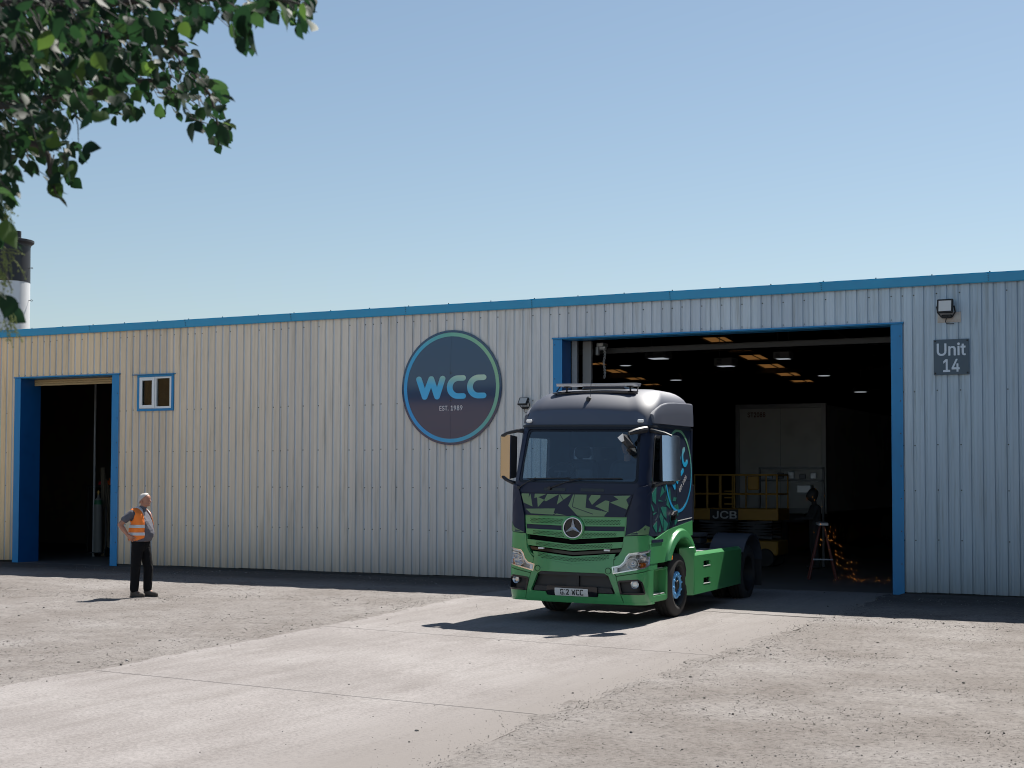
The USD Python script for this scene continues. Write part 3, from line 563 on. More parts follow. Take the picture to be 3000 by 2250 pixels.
L_('plate_letters', t, M_black, npl, False)
for sg in (1, -1):
    f = fog if sg > 0 else mirg(fog)
    L_('fog_recess', wrap(f.buffer(0.006), -0.07, -0.05), M_plastic)
    L_('fog_trim', wrap(f.buffer(0.004).difference(f.buffer(-0.022)), -0.05, 0.03), M_gloss)
    c = cab_map([sg*0.955], [0.59], [-0.03])[0]
    fl_ = L_('fog_lamp', move(lathe([(0, 0.0), (0.03, 0.004), (0.052, 0.03), (0.06, 0.035), (0.06, 0.0), (0, -0.03)], 20, 'y-'), *c, rz=sg*14), M_lamp)
    L_('lens', move(trimesh.creation.icosphere(2, 0.05).apply_scale([1, 0.25, 1]), *(c+np.array([sg*0.006, -0.03, 0])), rz=sg*14), M_lens, fl_)
    cc = cab_map([sg*0.56], [0.775], [0.0225])[0]
    L_('tow_cap', move(lathe([(0.047, 0), (0.047, 0.0035), (0.041, 0.0035), (0.041, 0.0)], 22, 'y-'), *cc, rz=sg*4), M_hole)
# headlights
for sg in (1, -1):
    H = hl if sg > 0 else mirg(hl)
    hb = L_('headlight', wrap(H.buffer(0.004), -0.11, -0.09), mat('lamp_housing', (0.62, 0.61, 0.60), 0.35, 0.3) if sg > 0 else _mats['lamp_housing'], label=None)
    wall = H.buffer(0.004).difference(H.buffer(-0.012)); L_('housing', wrap(wall, -0.09, 0.025, 0.08), M_lamp, hb)
    top = LineString([(1.215, 1.07), (1.12, 1.057), (0.865, 1.017), (0.832, 0.98), (0.802, 0.905), (0.74, 0.845), (0.70, 0.835)]).buffer(0.014)
    top = top if sg > 0 else mirg(top)
    L_('running_light', wrap(top, -0.02, 0.018, 0.06), M_drl, hb)
    for (s0, z0, r0, mm) in ((0.905, 0.885, 0.085, M_lamp), (1.075, 0.985, 0.065, M_lamp), (1.11, 0.868, 0.030, M_amberl)):
        c = cab_map([sg*s0], [z0], [-0.085])[0]; ang = sg*(6 if s0 < 0.9 else 6+(s0-0.89)/RC*57)
        L_('reflector', move(lathe([(0.012, 0.0), (r0*0.6, 0.015), (r0*0.95, 0.055), (r0, 0.075), (r0*1.06, 0.075), (r0*1.06, 0.0)], 24, 'y-'), *c, rz=ang), mm, hb)
        L_('bulb', move(trimesh.creation.icosphere(2, r0*0.42), *(c+np.array([sg*0.0, -0.03, 0])), rz=ang), M_chrome, hb)
    tip = Polygon([(0.617, 0.83), (0.635, 0.737), (0.695, 0.75), (0.69, 0.843)]); tip = tip if sg > 0 else mirg(tip)
    L_('indicator', wrap(tip, -0.03, 0.02, 0.05), M_drl, hb)
    L_('lens', wrap(H.buffer(-0.001), 0.020, 0.026, 0.08), M_lens, hb)
# grille
L_('grille_back', wrap(grille_out.buffer(0.015), -0.10, -0.07), M_hole)
def vbar(z0, z1, x0, x1, m0, m1):
    return Polygon([(-x0, z0), (0-0.001, m0), (0.001, m0), (x0, z0), (x1, z1), (0.001, m1), (-0.001, m1), (-x1, z1)])
star_c, star_r = (0.0, 1.39), 0.158
hub = Point(*star_c).buffer(star_r+0.022, quad_segs=16)
bars = [vbar(1.548, 1.428, 0.80, 0.79, 1.548, 1.415), vbar(1.358, 1.278, 0.785, 0.775, 1.348, 1.222), vbar(1.202, 1.115, 0.765, 0.745, 1.143, 1.05), vbar(1.026, 0.936, 0.655, 0.628, 0.968, 0.855)]
slots = []
for i, b in enumerate(bars):
    b2 = b.difference(hub) if i < 2 else b
    if i == 2: b2 = b.difference(Point(0, 1.40).buffer(0.235))
    pb = L_('grille_bar', wrap(b2, -0.04, 0.012+0.004*(i % 2), 0.08), M_green)
    dots = []; inner = b2.buffer(-0.016).intersection(sbox(-0.71+0.05*i, 0.5, 0.71-0.05*i, 2)); dz = 0.0195
    rows = int(0.16/dz)
    for r_ in range(0, 6):
        for c_ in range(-42, 43):
            xx = c_*0.0215+(0.01075 if r_ % 2 else 0)
            a = abs(xx)/0.79
            zc_ = {0: 1.515-0.006*(1-a), 1: 1.350-0.020*(1-a), 2: 1.193-0.052*(1-a), 3: 1.018-0.062*(1-a)}[i]-r_*dz
            if inner.contains(Point(xx, zc_)) and r_ < (5 if i < 3 else 4): dots.append((xx, zc_))
    D = np.array(dots); tt = 0.012+0.004*(i % 2)
    hexs = []
    P0 = cab_map(D[:, 0], D[:, 1], np.full(len(D), tt+0.0008))
    ang = np.arange(6)*math.pi/3; ring = np.c_[np.cos(ang), np.zeros(6), np.sin(ang)]*0.0074
    V = (P0[:, None, :]+ring[None]).reshape(-1, 3); base = np.arange(len(D))[:, None, None]*6
    Fh = (base+np.array([[0, 1, 2], [0, 2, 3], [0, 3, 4], [0, 4, 5]])[None]).reshape(-1, 3)
    L_('perforation', trimesh.Trimesh(V, Fh[:, ::-1], process=False), M_hole, pb, False, kind='stuff')
L_('grille_frame', wrap(grille_out.buffer(0.012).difference(grille_out.buffer(-0.006)).difference(hub), -0.07, 0.004, 0.08), M_green)
for sg in (1, -1): L_('strobe_lamp', wrap(sbox(min(sg*.48, sg*.57), 1.062, max(sg*.48, sg*.57), 1.085), -0.03, 0.008), M_drl)
L_('slot_blade', wrap(vbar(1.10, 1.045, 0.75, 0.73, 1.035, 0.98).buffer(-0.006), -0.05, -0.03), M_gloss)
cst = cab_map([0.0], [1.39], [0.0])[0]
rs = L_('badge_surround', move(lathe([(star_r-0.006, -0.03), (star_r-0.004, 0.035), (star_r+0.006, 0.042), (star_r+0.02, 0.036), (star_r+0.024, -0.03)], 40, 'y-'), *cst), M_green)
L_('badge_disc', move(lathe([(0, 0.02), (star_r-0.004, 0.02), (star_r-0.004, 0.0), (0, 0.0)], 40, 'y-'), *cst), M_gloss, rs)
L_('badge_ring', move(trimesh.creation.torus(star_r-0.010, 0.009, 40, 10), cst[0], cst[1]-0.036, cst[2], rx=90), M_silver, rs)
st_v, st_f = [[0, -0.062, 0], [0, -0.02, 0]], []
for k in range(6):
    a = math.pi/2+k*math.pi/3; r_ = (star_r-0.012) if k % 2 == 0 else 0.034
    st_v.append([r_*math.cos(a), -0.036 if k % 2 == 0 else -0.03, r_*math.sin(a)])
for k in range(6): st_f += [[0, 2+k, 2+(k+1) % 6], [1, 2+(k+1) % 6, 2+k]]
star = trimesh.Trimesh(st_v, st_f, process=False); trimesh.repair.fix_normals(star)
L_('three_point_star', move(star, *cst), M_silver, rs, False)
# wipers
for x0, x1, zz in ((-0.80, -0.08, 2.105), (-0.12, 0.72, 2.11)):
    p0 = cab_map([x0-0.0], [zz], [0.02])[0]; p1 = cab_map([x1], [zz+0.02], [0.02])[0]; piv = cab_map([x0-0.28 if x0 > -0.5 else x0-0.12], [1.97], [0.03])[0]; md = cab_map([(x0+x1)/2-.2], [zz+0.018], [0.04])[0]
    xs_ = np.linspace(x0, x1, 9); bl = cab_map(xs_, zz+0.02*np.linspace(0, 1, 9), np.full(9, 0.012))
    w_ = L_('wiper', cat_(tube([piv, (piv+md)/2+[0, -0.012, 0.01], md], [0.012, 0.009, 0.007]), cyl(piv, piv+np.array([0, -0.02, 0]), 0.025, 10)), M_plastic)
    L_('blade', tube(bl, 0.010, 6), M_plastic, w_)
# roof
rz = [2.93, 2.945, 3.06, 3.16, 3.235, 3.31, 3.375, 3.425, 3.462, 3.488, 3.508, 3.518]
rF = [-1.25, -1.245, -1.205, -1.155, -1.095, -1.01, -0.91, -0.795, -0.675, -0.53, -0.30, 0.0]
rW = [1.052, 1.055, 1.05, 1.045, 1.035, 1.01, 0.97, 0.92, 0.865, 0.80, 0.70, 0.50]
rB = [0.78, 0.78, 0.765, 0.75, 0.735, 0.70, 0.66, 0.60, 0.54, 0.47, 0.38, 0.28]
rR = [0.22, 0.22, 0.25, 0.28, 0.31, 0.34, 0.36, 0.36, 0.34, 0.3, 0.25, 0.12]
def roof_ring(W, F, B, R, z, n=96):
    nf, nc, ns = 20, 12, 26
    xs_ = np.linspace(-1, 1, nf); fr_ = np.c_[xs_*(W-R), F+0.085*xs_**2*(W/1.05)]
    yb = F+0.085*(W/1.05); th = np.linspace(0, np.pi/2, nc)[1:]
    rc = np.c_[(W-R)+R*np.sin(th), yb+R-R*np.cos(th)]
    sd_ = np.c_[np.full(ns, W), np.linspace(yb+R, B-0.06, ns+1)[1:]]
    th2 = np.linspace(0, np.pi/2, 6)[1:]; rb = np.c_[W-0.06+0.06*np.cos(th2), B-0.06+0.06*np.sin(th2)]
    bk = np.c_[np.linspace(W-0.06, 0, 10)[1:], np.full(9, B)]
    half = np.vstack([rc, sd_, rb, bk]); left = half[::-1][1:]*[-1, 1]
    ring = np.vstack([fr_, half, left]); return np.c_[ring, np.full(len(ring), z)]
rings = [roof_ring(*a) for a in zip(rW, rF, rB, rR, rz)]
n = len(rings[0]); V = np.vstack(rings+[[[0, 0.15, 3.522]], [[0, -0.2, 2.93]]]); F = []
for i in range(len(rings)-1):
    a = np.arange(n)+i*n; b = np.roll(np.arange(n), -1)+i*n
    F += [np.c_[a, b, b+n], np.c_[a, b+n, a+n]]
a = np.arange(n)+(len(rings)-1)*n; b = np.roll(np.arange(n), -1)+(len(rings)-1)*n; F.append(np.c_[a, b, np.full(n, len(rings)*n)])
a = np.arange(n); b = np.roll(a, -1); F.append(np.c_[b, a, np.full(n, len(rings)*n+1)])
rm = trimesh.Trimesh(V, np.vstack(F), process=False); trimesh.repair.fix_normals(rm)
L_('roof_fairing', rm, M_navy2, smooth=50)
# side deflector on each side of the roof: curved upper edge
yy = np.linspace(-1.02, 0.755, 22); tz = np.interp(yy, [-1.02, -0.9, -0.7, -0.4, 0.0, 0.4, 0.755], [3.09, 3.17, 3.24, 3.285, 3.305, 3.315, 3.32])
def deflector():
    o = np.interp(yy, [-1.02, -0.8, 0.7, 0.755], [0.004, 0.022, 0.03, 0.028]); wz = lambda z: np.interp(z, rz, rW)
    rows = [np.c_[1.02+0*yy, yy, np.full(22, 2.955)], np.c_[1.06+o, yy, np.full(22, 2.955)], np.c_[1.055+o, yy, (2.955+tz)/2], np.c_[1.045+o, yy, tz-0.02], np.c_[1.03+o*0.8, yy, tz], np.c_[wz(tz)-0.05, yy, tz+0.004]]
    k = 22; V = np.vstack(rows); F = []
    for i in range(6):
        j = (i+1) % 6
        for q in range(k-1): F += [[i*k+q, i*k+q+1, j*k+q+1], [i*k+q, j*k+q+1, j*k+q]]
    for q in (0, k-1): F += [[q, k+q, 2*k+q], [q, 2*k+q, 3*k+q], [q, 3*k+q, 4*k+q], [q, 4*k+q, 5*k+q]]
    m = trimesh.Trimesh(V, F, process=False); trimesh.repair.fix_normals(m); return m
both('side_deflector', deflector, M_navy2)
L_('gutter_strip', wrap(sbox(-SM, 2.895, SM, 2.925), 0.0, 0.016), M_plastic)
L_('windscreen_header', wrap(sbox(-0.93, 2.862, 0.93, 2.89), -0.004, 0.012), M_gloss)
for sg in (1, -1):
    c = np.array([sg*0.905, -1.185, 2.985]); L_('marker_light', move(bx(-0.045, 0.045, -0.02, 0.03, -0.025, 0.025, 0.012), *c, rz=sg*9), M_drl)
# roof furniture
bar_g = sbox(-0.62, -0.06, 0.62, 0.06).buffer(0.055, quad_segs=6)
bar = tm(prism(bar_g, 0.012)); lb = L_('light_bar', move(bar, 0.0, -0.62, 3.567), mat('light_bar_lid', (0.42, 0.42, 0.44), 0.35))
seg = [L_('segment', move(tm(prism(bar_g.buffer(-0.008).intersection(sbox(-0.69+0.2325*k, -0.2, -0.69+0.2325*(k+1)-0.004, 0.2)), 0.036)), 0.0, -0.62, 3.539), mat('bar_lens', (0.62, 0.58, 0.56), 0.2) if k == 0 else _mats['bar_lens'], lb) for k in range(6)]
for sx_ in (-0.52, 0.52):
    L_('foot', cat_(cyl((sx_, -0.62, 3.545), (sx_*1.02, -0.60, 3.42), 0.014, 8), bx(sx_-0.04, sx_+0.04, -0.66, -0.56, 3.52, 3.54, 0.006)), M_plastic, lb)
for sx_ in (-0.63, 0.66): L_('bracket_arm', tube([(sx_, -0.62, 3.54), (sx_*1.03, -0.72, 3.46), (sx_*1.04, -0.75, 3.39)], 0.009, 6), M_plastic, lb)
L_('roof_hatch', cat_(bx(-0.36, 0.36, -0.42, 0.2, 3.47, 3.545, 0.03)), M_gloss)
L_('roof_trim', move(tm(prism(rnd([(-0.72, -0.045), (0.72, -0.045), (0.66, 0.045), (-0.66, 0.045)], 0.03), 0.012)), 0, -0.76, 3.432, rx=17), M_gloss)
L_('aerial', cat_(bx(-0.035, 0.035, -1.04, -0.96, 3.27, 3.36, 0.02), cyl((0, -0.95, 3.32), (0.01, -0.93, 3.62), 0.004, 6)), M_plastic)
# doors, handle, decals on the sides
lineg = lambda pts, w=0.004: LineString(sside(pts)).buffer(w)
for sg in (1, -1):
    F_ = (lambda g: g) if sg > 0 else mirg
    L_('door_gap', wrap(F_(unary_union([lineg([(0.02, 1.36), (0.02, 2.86)]), lineg([(-1.10, 1.40), (-1.13, 2.1), (-1.0, 2.80), (0.02, 2.80)], 0.003), lineg([(0.02, 2.10), (0.74, 2.10)], 0.0022)])), 0.0, 0.0012, 0.1), M_hole)
    wfr = sw.buffer(0.035).difference(sw.buffer(-0.004)); L_('window_seal', wrap(F_(wfr), 0.0, 0.006, 0.12), M_plastic)
    hd = L_('door_handle', wrap(F_(rnd(sside([(-0.33, 1.49), (-0.05, 1.50), (-0.02, 1.64), (-0.20, 1.62)]), 0.03)), 0.0, 0.008), M_hole)
    L_('grip', wrap(F_(rnd(sside([(-0.34, 1.55), (-0.06, 1.60), (-0.05, 1.645), (-0.22, 1.625)]), 0.012)), 0.01, 0.035, 0.06), M_plastic, hd)
    rng = np.random.default_rng(11); tri = []; olv = []
    for k in range(420):
        y0, z0 = rng.uniform(-1.2, 0.02), rng.uniform(1.36, 2.2)
        if z0 > 1.42+0.95*max(0, min(1, (-0.15-y0)/1.0))+0.28: continue
        a0 = rng.uniform(0, 6.28); kk = rng.integers(3, 6); aa = a0+np.sort(rng.uniform(0, 6.28, kk)); rr = rng.uniform(0.07, 0.19, kk)
        g = Polygon(np.c_[y0+rr*np.cos(aa), z0+rr*np.sin(aa)]).convex_hull
        if not isinstance(g, Polygon): continue
        if all(g.buffer(0.007).disjoint(o) for o in tri): tri.append(g)
    gt = [Polygon(sside(list(g.exterior.coords)[:-1])) for g in tri]
    dom = Polygon(sside([(-1.17, 1.33), (0.76, 1.38), (0.76, 2.86), (-1.0, 2.86)])).difference(sw.buffer(0.04)).difference(unary_union([lineg([(0.02, 1.36), (0.02, 2.86)], 0.006)]))
    L_('door_graphic', wrap(F_(unary_union(gt).intersection(dom)), 0.0013, 0.0025, 0.12), M_teal)
    lg = Polygon(sside([(0.05, 1.475), (0.745, 1.51), (0.745, 1.522), (0.05, 1.487)])); L_('pinstripe', wrap(F_(lg), 0.0013, 0.003, 0.15), M_drl)
# round emblem on the cab sides: ring, letters, date
def grad_mat(name, axis, a, b, ramp, rough=0.4, coat=0.3):
    d = np.array(axis, float)
    return usdkit.material(stage, '/World/Looks/'+name, {'g': ('geometry', {}), 'd': ('vector_math', {'math_type': 'dot_product', 'vector2': tuple(d)}), 'm': ('map_range', {'from_min': a, 'from_max': b, 'clamp': True}), 'r': ('rgb_ramp', {'ramp': ramp}), 'p': ('principled_bsdf', {'roughness': rough, 'coat_weight': coat, 'coat_roughness': 0.2})},
        [('g.position', 'd.vector1'), ('d.value', 'm.value'), ('m.result', 'r.fac'), ('r.color', 'p.base_color')], surface='p.BSDF')
def w_stroke(r): return [LineString(p).buffer(r, quad_segs=8) for p in ([(-0.98, 0.5), (-0.66, -0.5)], [(-0.66, -0.5), (-0.30, 0.5)], [(-0.30, 0.5), (0.02, -0.5)], [(0.02, -0.5), (0.32, 0.5)])]
def c_stroke(cx, r, w=0.62):
    th = np.linspace(np.pi/2, 3*np.pi/2, 24); R = 0.5
    pts = [(cx+w, 0.5)]+[(cx+R*math.cos(a)*0.92, R*math.sin(a)) for a in th]+[(cx+w, -0.5)]
    return LineString(pts).buffer(r, quad_segs=8)
LOGO = [unary_union(w_stroke(0.155)), c_stroke(1.17, 0.155, 0.26), c_stroke(2.26, 0.155, 0.26)]
off = (LOGO[0].bounds[0]+LOGO[2].bounds[2])/2
LOGO = [affinity.translate(g, -off, 0) for g in LOGO]
LW = LOGO[2].bounds[2]-LOGO[0].bounds[0]
def date_shape(h):
    m = meshkit.text_mesh('EST. 1989', h, 1.0, False); b = m.bounds; m.apply_translation([-(b[0, 0]+b[1, 0])/2, -(b[0, 1]+b[1, 1])/2, 0]); return m
M_ringg = grad_mat('emblem_ring_side', (0, 0.35, 1.0), -0.4, 1.2, [(0, (0.01, 0.30, 0.62)), (0.45, (0.02, 0.33, 0.55)), (0.8, (0.13, 0.36, 0.2)), (1, (0.2, 0.42, 0.2))])
M_lettg = grad_mat('emblem_letters_side', (0, 0.2, 1.0), 0.9, 1.75, [(0, (0.01, 0.36, 0.68)), (0.5, (0.01, 0.36, 0.62)), (0.9, (0.25, 0.5, 0.42)), (1, (0.35, 0.55, 0.4))])
M_txt = mat('print_white', (0.75, 0.75, 0.76), 0.5)
EC, ER = (0.08, 2.255), 0.645
for sg in (1, -1):
    F_ = (lambda g: g) if sg > 0 else mirg
    def place_side(g): return unary_union([Polygon(sside(list(q.exterior.coords)[:-1]), [sside(list(r.coords)[:-1]) for r in q.interiors]) for q in polys(g)])
    clip = sbox(-1.05, 1.3, 0.755, 2.89)
    ring = Point(*EC).buffer(ER, quad_segs=24).difference(Point(*EC).buffer(ER-0.042, quad_segs=24)).intersection(clip)
    ok = lambda g: place_side(g).difference(sw.buffer(0.036))
    em_ = L_('emblem_ring', wrap(F_(ok(ring)), 0.0026, 0.004, 0.08), M_ringg)
    for g in LOGO:
        g = affinity.translate(affinity.rotate(affinity.scale(g, 0.88/LW, 0.88/LW, origin=(0, 0)), 33*(1 if sg > 0 else 1), origin=(0, 0)), EC[0]+0.02, EC[1]+0.02)
        if sg < 0: g = affinity.scale(g, -1, 1, origin=EC)
        g2 = ok(g.intersection(clip))
        if not g2.is_empty: L_('emblem_letter', wrap(F_(g2), 0.0026, 0.004, 0.08), M_lettg, em_)
    t = date_shape(0.06); t.apply_transform(trimesh.transformations.rotation_matrix(math.radians(33), [0, 0, 1])); v = t.vertices
    y_, z_ = EC[0]+0.20+v[:, 0]*(1 if sg > 0 else -1), EC[1]-0.20+v[:, 1]
    s_ = np.array([s_of(a, b) for a, b in zip(y_, z_)]); t.vertices = cab_map(s_*sg, z_, 0.0027+0.0012*v[:, 2]); trimesh.repair.fix_normals(t)
    L_('emblem_date', t, M_txt, em_, False)
# lower side: wheel arch, steps
def wheel_x(m, y, z): return move(m, 0, y, z)
HUBY, HUBZ, TYR = 0.10, 0.49, 0.49
def arch():
    a = np.radians(np.linspace(-8, 196, 34)); ri, ro = 0.635, 0.80
    prof_in, prof_out = [], []
    rows = []
    for x_, r_ in ((0.86, ri), (1.115, ri), (1.150, ri+0.02), (1.155, ri+0.05), (1.14, ro-0.03), (1.10, ro), (0.86, ro)):
        rr = np.full(len(a), r_); yy_ = HUBY+0.03+rr*np.cos(a)*1.03; zz_ = HUBZ+0.06+rr*np.sin(a)*1.02
        rows.append(np.c_[np.full(len(a), x_), yy_, zz_])
    k, q = len(rows), len(a); V = np.vstack(rows); F = []
    for i in range(k):
        j = (i+1) % k
        for t_ in range(q-1): F += [[i*q+t_, i*q+t_+1, j*q+t_+1], [i*q+t_, j*q+t_+1, j*q+t_]]
    for e in (0, q-1):
        for i in range(1, k-1): F.append([e, i*q+e, (i+1)*q+e])
    m = trimesh.Trimesh(V, F, process=False); trimesh.repair.fix_normals(m)
    return tm(m3.Manifold(m3.Mesh(np.array(m.vertices, np.float32), np.array(m.faces, np.uint32))).trim_by_plane((0, 0, 1), 0.90)) if m.is_watertight else m
both('wheel_arch', arch, M_green, smooth=40)
def sill():
    circ = affinity.scale(Point(HUBY+0.03, HUBZ+0.06).buffer(0.70, quad_segs=20), 1.03, 1.02)
    g = Polygon([(-1.26, 0.88), (-0.30, 0.88), (0.0, 1.24), (0.72, 1.24), (0.755, 1.47), (-0.4, 1.36), (-1.10, 1.22), (-1.28, 1.18)]).difference(circ)
    out = []
    for q in polys(g):
        m = tm(prism(q, 0.25)); v = m.vertices; m.vertices = np.c_[0.855+v[:, 2]-0.02*np.clip((v[:, 1]-1.2)/.25, 0, 1), v[:, 0], v[:, 1]]; trimesh.repair.fix_normals(m); out.append(m)
    return cat_(*out)
both('arch_panel', sill, M_green)
both('sill_flash', lambda: bx(1.10, 1.112, -1.2, -0.72, 1.185, 1.23), M_navy)
def stepbox():
    outer = sbox(-1.27, 0.315, -0.43, 0.80)
    m1 = bx(0.92, 0.96, -1.24, -0.46, 0.315, 0.80); fr_ = [bx(0.92, 1.075, -1.28, -1.235, 0.32, 0.80, 0.01), bx(0.92, 1.09, -0.485, -0.43, 0.315, 0.805, 0.012), bx(0.93, 1.085, -1.27, -0.43, 0.30, 0.405, 0.015), bx(0.93, 1.08, -1.27, -0.43, 0.765, 0.795, 0.008)]
    return cat_(m1, *fr_)
both('step_box', stepbox, M_green)
both('step_tread', lambda: cat_(bx(0.95, 1.082, -1.15, -0.55, 0.406, 0.418, 0.003)), M_galv); both('step_tread', lambda: bx(0.95, 1.078, -1.12, -0.62, 0.796, 0.806, 0.003), M_galv)
both('step_gap', lambda: bx(0.80, 1.05, -1.22, -0.42, 0.80, 0.885), M_hole)
both('side_repeater', lambda: bx(1.10, 1.145, -0.43, -0.34, 0.90, 0.97, 0.012), M_amberl)
L_('underbody', cat_(bx(-0.88, 0.88, -1.30, 0.72, 0.9, 1.27), bx(-0.86, 0.86, -1.36, -0.55, 0.38, 0.9)), M_hole)
# wheels
def tyre(w=0.31, r=TYR):
    h = w/2
    return lathe([(0.30, -h+0.03), (0.34, -h), (r-0.11, -h-0.006), (r-0.03, -h+0.018), (r-0.005, -h+0.045), (r, -h+0.07), (r, -0.075), (r-0.014, -0.072), (r-0.014, -0.058), (r, -0.055), (r, -0.012), (r-0.014, -0.008), (r-0.014, 0.008), (r, 0.012), (r, 0.055), (r-0.014, 0.058), (r-0.014, 0.072), (r, 0.075), (r, h-0.07), (r-0.005, h-0.045), (r-0.03, h-0.018), (r-0.11, h+0.006), (0.34, h), (0.30, h-0.03)], 44, 'x')
def front_wheel(sg):
    g = L_('front_wheel', move(tyre(), sg*0.945, HUBY, HUBZ), M_rubber)
    rimp = [(0.0, 0.02), (0.15, 0.03), (0.20, 0.05), (0.235, 0.02), (0.26, -0.03), (0.285, 0.10), (0.305, 0.135), (0.315, 0.14), (0.315, -0.12), (0, -0.12)]
    fl2 = lambda m: m if sg > 0 else trimesh.Trimesh(m.vertices*[-1, 1, 1], m.faces[:, ::-1], process=False)
    place = lambda m, x_: move(fl2(m), sg*x_, HUBY, HUBZ)
    L_('rim', place(lathe(rimp, 40, 'x'), 0.95), M_rim, g)
    L_('hub_ring', place(lathe([(0.135, 0.0), (0.135, 0.05), (0.145, 0.06), (0.20, 0.055), (0.213, 0.045), (0.213, 0.0)], 36, 'x'), 1.01), M_hubblue, g)
    for k in range(10):
        a = 2*math.pi*k/10+0.2
        L_('wheel_nut', place(move(lathe([(0.0, 0.024), (0.012, 0.022), (0.018, 0.016), (0.021, 0.0), (0, 0)], 10, 'x'), 0, 0.176*math.cos(a), 0.176*math.sin(a)), 1.064), M_hubblue, g)
    L_('hub_centre', place(lathe([(0, 0.06), (0.07, 0.055), (0.085, 0.03), (0.125, 0.02), (0.13, 0.0), (0, 0)], 28, 'x'), 1.02), M_rim, g)
for sg in (1, -1): front_wheel(sg)
RY_ = 3.70
for sg in (1, -1):
    g = L_('rear_wheel', cat_(move(tyre(0.28), sg*1.03, RY_, HUBZ), move(tyre(0.28), sg*0.70, RY_, HUBZ)), M_rubber)
    rr = lathe([(0.0, 0.0), (0.13, 0.0), (0.15, -0.10), (0.27, -0.09), (0.295, 0.12), (0.305, 0.125), (0.305, -0.12), (0, -0.12)], 36, 'x')
    L_('rim', move(rr if sg > 0 else trimesh.Trimesh(rr.vertices*[-1, 1, 1], rr.faces[:, ::-1], process=False), sg*1.03, RY_, HUBZ), M_rim, g)
def rear_fender():
    a = np.radians(np.linspace(12, 150, 26)); pts_o = [(RY_+0.10+0.66*math.cos(t), HUBZ+0.08+0.60*math.sin(t)) for t in a]; pts_i = [(RY_+0.10+0.63*math.cos(t), HUBZ+0.08+0.57*math.sin(t)) for t in a]
    g = Polygon(pts_o+pts_i[::-1]); m = tm(prism(g, 0.62)); v = m.vertices; m.vertices = np.c_[0.58+v[:, 2], v[:, 0], v[:, 1]]; trimesh.repair.fix_normals(m)
    return m
both('rear_fender', rear_fender, M_fender)
both('mud_flap', lambda: bx(0.60, 1.18, RY_+0.76, RY_+0.775, 0.22, 0.75), M_plastic)
# side skirts with two slots
def skirt():
    g = Polygon([(0.55, 0.315), (3.10, 0.335), (3.13, 0.93), (0.55, 0.925)])
    for y0, y1, z0, z1 in ((1.01, 1.37, 0.745, 0.825), (1.02, 1.38, 0.465, 0.555)): g = g.difference(sbox(y0, z0, y1, z1))
    m = tm(prism(g, 0.03)); v = m.vertices; m.vertices = np.c_[1.165+v[:, 2], v[:, 0], v[:, 1]]; trimesh.repair.fix_normals(m)
    tp = trimesh.convex.convex_hull(np.array([[x_, y_, z_] for y_ in (0.55, 3.13) for x_, z_ in ((1.195, 0.925), (1.165, 0.925), (1.10, 0.97), (1.12, 0.975), (1.14, 0.972))]))
    return cat_(m, tp)
both('side_skirt', skirt, M_green)
both('skirt_slot', lambda: cat_(bx(1.10, 1.12, 1.0, 1.39, 0.735, 0.835), bx(1.10, 1.12, 1.0, 1.39, 0.455, 0.565)), M_hole)
both('slot_lip', lambda: bx(1.15, 1.199, 1.015, 1.365, 0.738, 0.747), M_drl); both('slot_lip', lambda: bx(1.15, 1.199, 1.025, 1.375, 0.458, 0.467), M_drl)
both('rear_arch_guard', lambda: trimesh.convex.convex_hull(np.array([[1.19, 0.52, 0.31], [1.19, 0.545, 0.31], [1.20, 0.50, 1.06], [1.20, 0.545, 1.07], [1.02, 0.40, 0.31], [1.02, 0.30, 1.04], [1.02, 0.33, 1.06]])), M_green)
both('fuel_tank', lambda: cat_(bx(0.50, 1.08, 0.62, 2.9, 0.36, 0.93, 0.07)), M_tank)
both('tank_strap', lambda: cat_(*[bx(0.49, 1.10, y_, y_+0.06, 0.35, 0.938, 0.02) for y_ in (1.05, 1.75, 2.45)]), M_chassis)
for sg in (1, -1): L_('chassis_rail', cat_(bx(sg*0.38-0.04, sg*0.38+0.04, -1.0, 4.75, 0.72, 0.98)), M_chassis)
L_('fifth_wheel', cat_(move(tm(prism(Point(0, 0).buffer(0.5).difference(Polygon([(-0.06, 0), (0.06, 0), (0.25, 0.7), (-0.25, 0.7)])), 0.05)), 0, 3.35, 1.12), bx(-0.45, 0.45, 3.15, 3.55, 0.98, 1.12, 0.03)), M_chassis)
L_('catwalk', bx(-0.5, 0.5, 1.0, 2.7, 0.985, 1.01), M_galv)
L_('air_hoses', cat_(*[tube([(x_, 0.80, 1.75), (x_, 1.0, 1.3), (x_+0.1, 1.35, 1.15), (x_+0.15, 1.15, 1.5), (x_, 0.85, 1.7)], 0.016) for x_ in (-0.3, -0.1, 0.1)]), M_plastic)
L_('rear_axle', cat_(cyl((-0.95, RY_, HUBZ), (0.95, RY_, HUBZ), 0.09), move(trimesh.creation.icosphere(2, 0.24), 0, RY_, HUBZ)), M_chassis)
L_('front_axle', cyl((-0.85, HUBY, HUBZ-0.04), (0.85, HUBY, HUBZ-0.04), 0.07), M_chassis)
both('air_tank', lambda: cyl((0.55, 2.95, 0.62), (0.55, 3.3, 0.62), 0.13), M_chassis)
both('grab_rail', lambda: tube([(1.03, 0.78, 1.42), (1.06, 0.86, 1.45), (1.06, 0.87, 1.8), (1.06, 0.87, 2.02), (1.03, 0.78, 2.06)], 0.014), M_plastic)
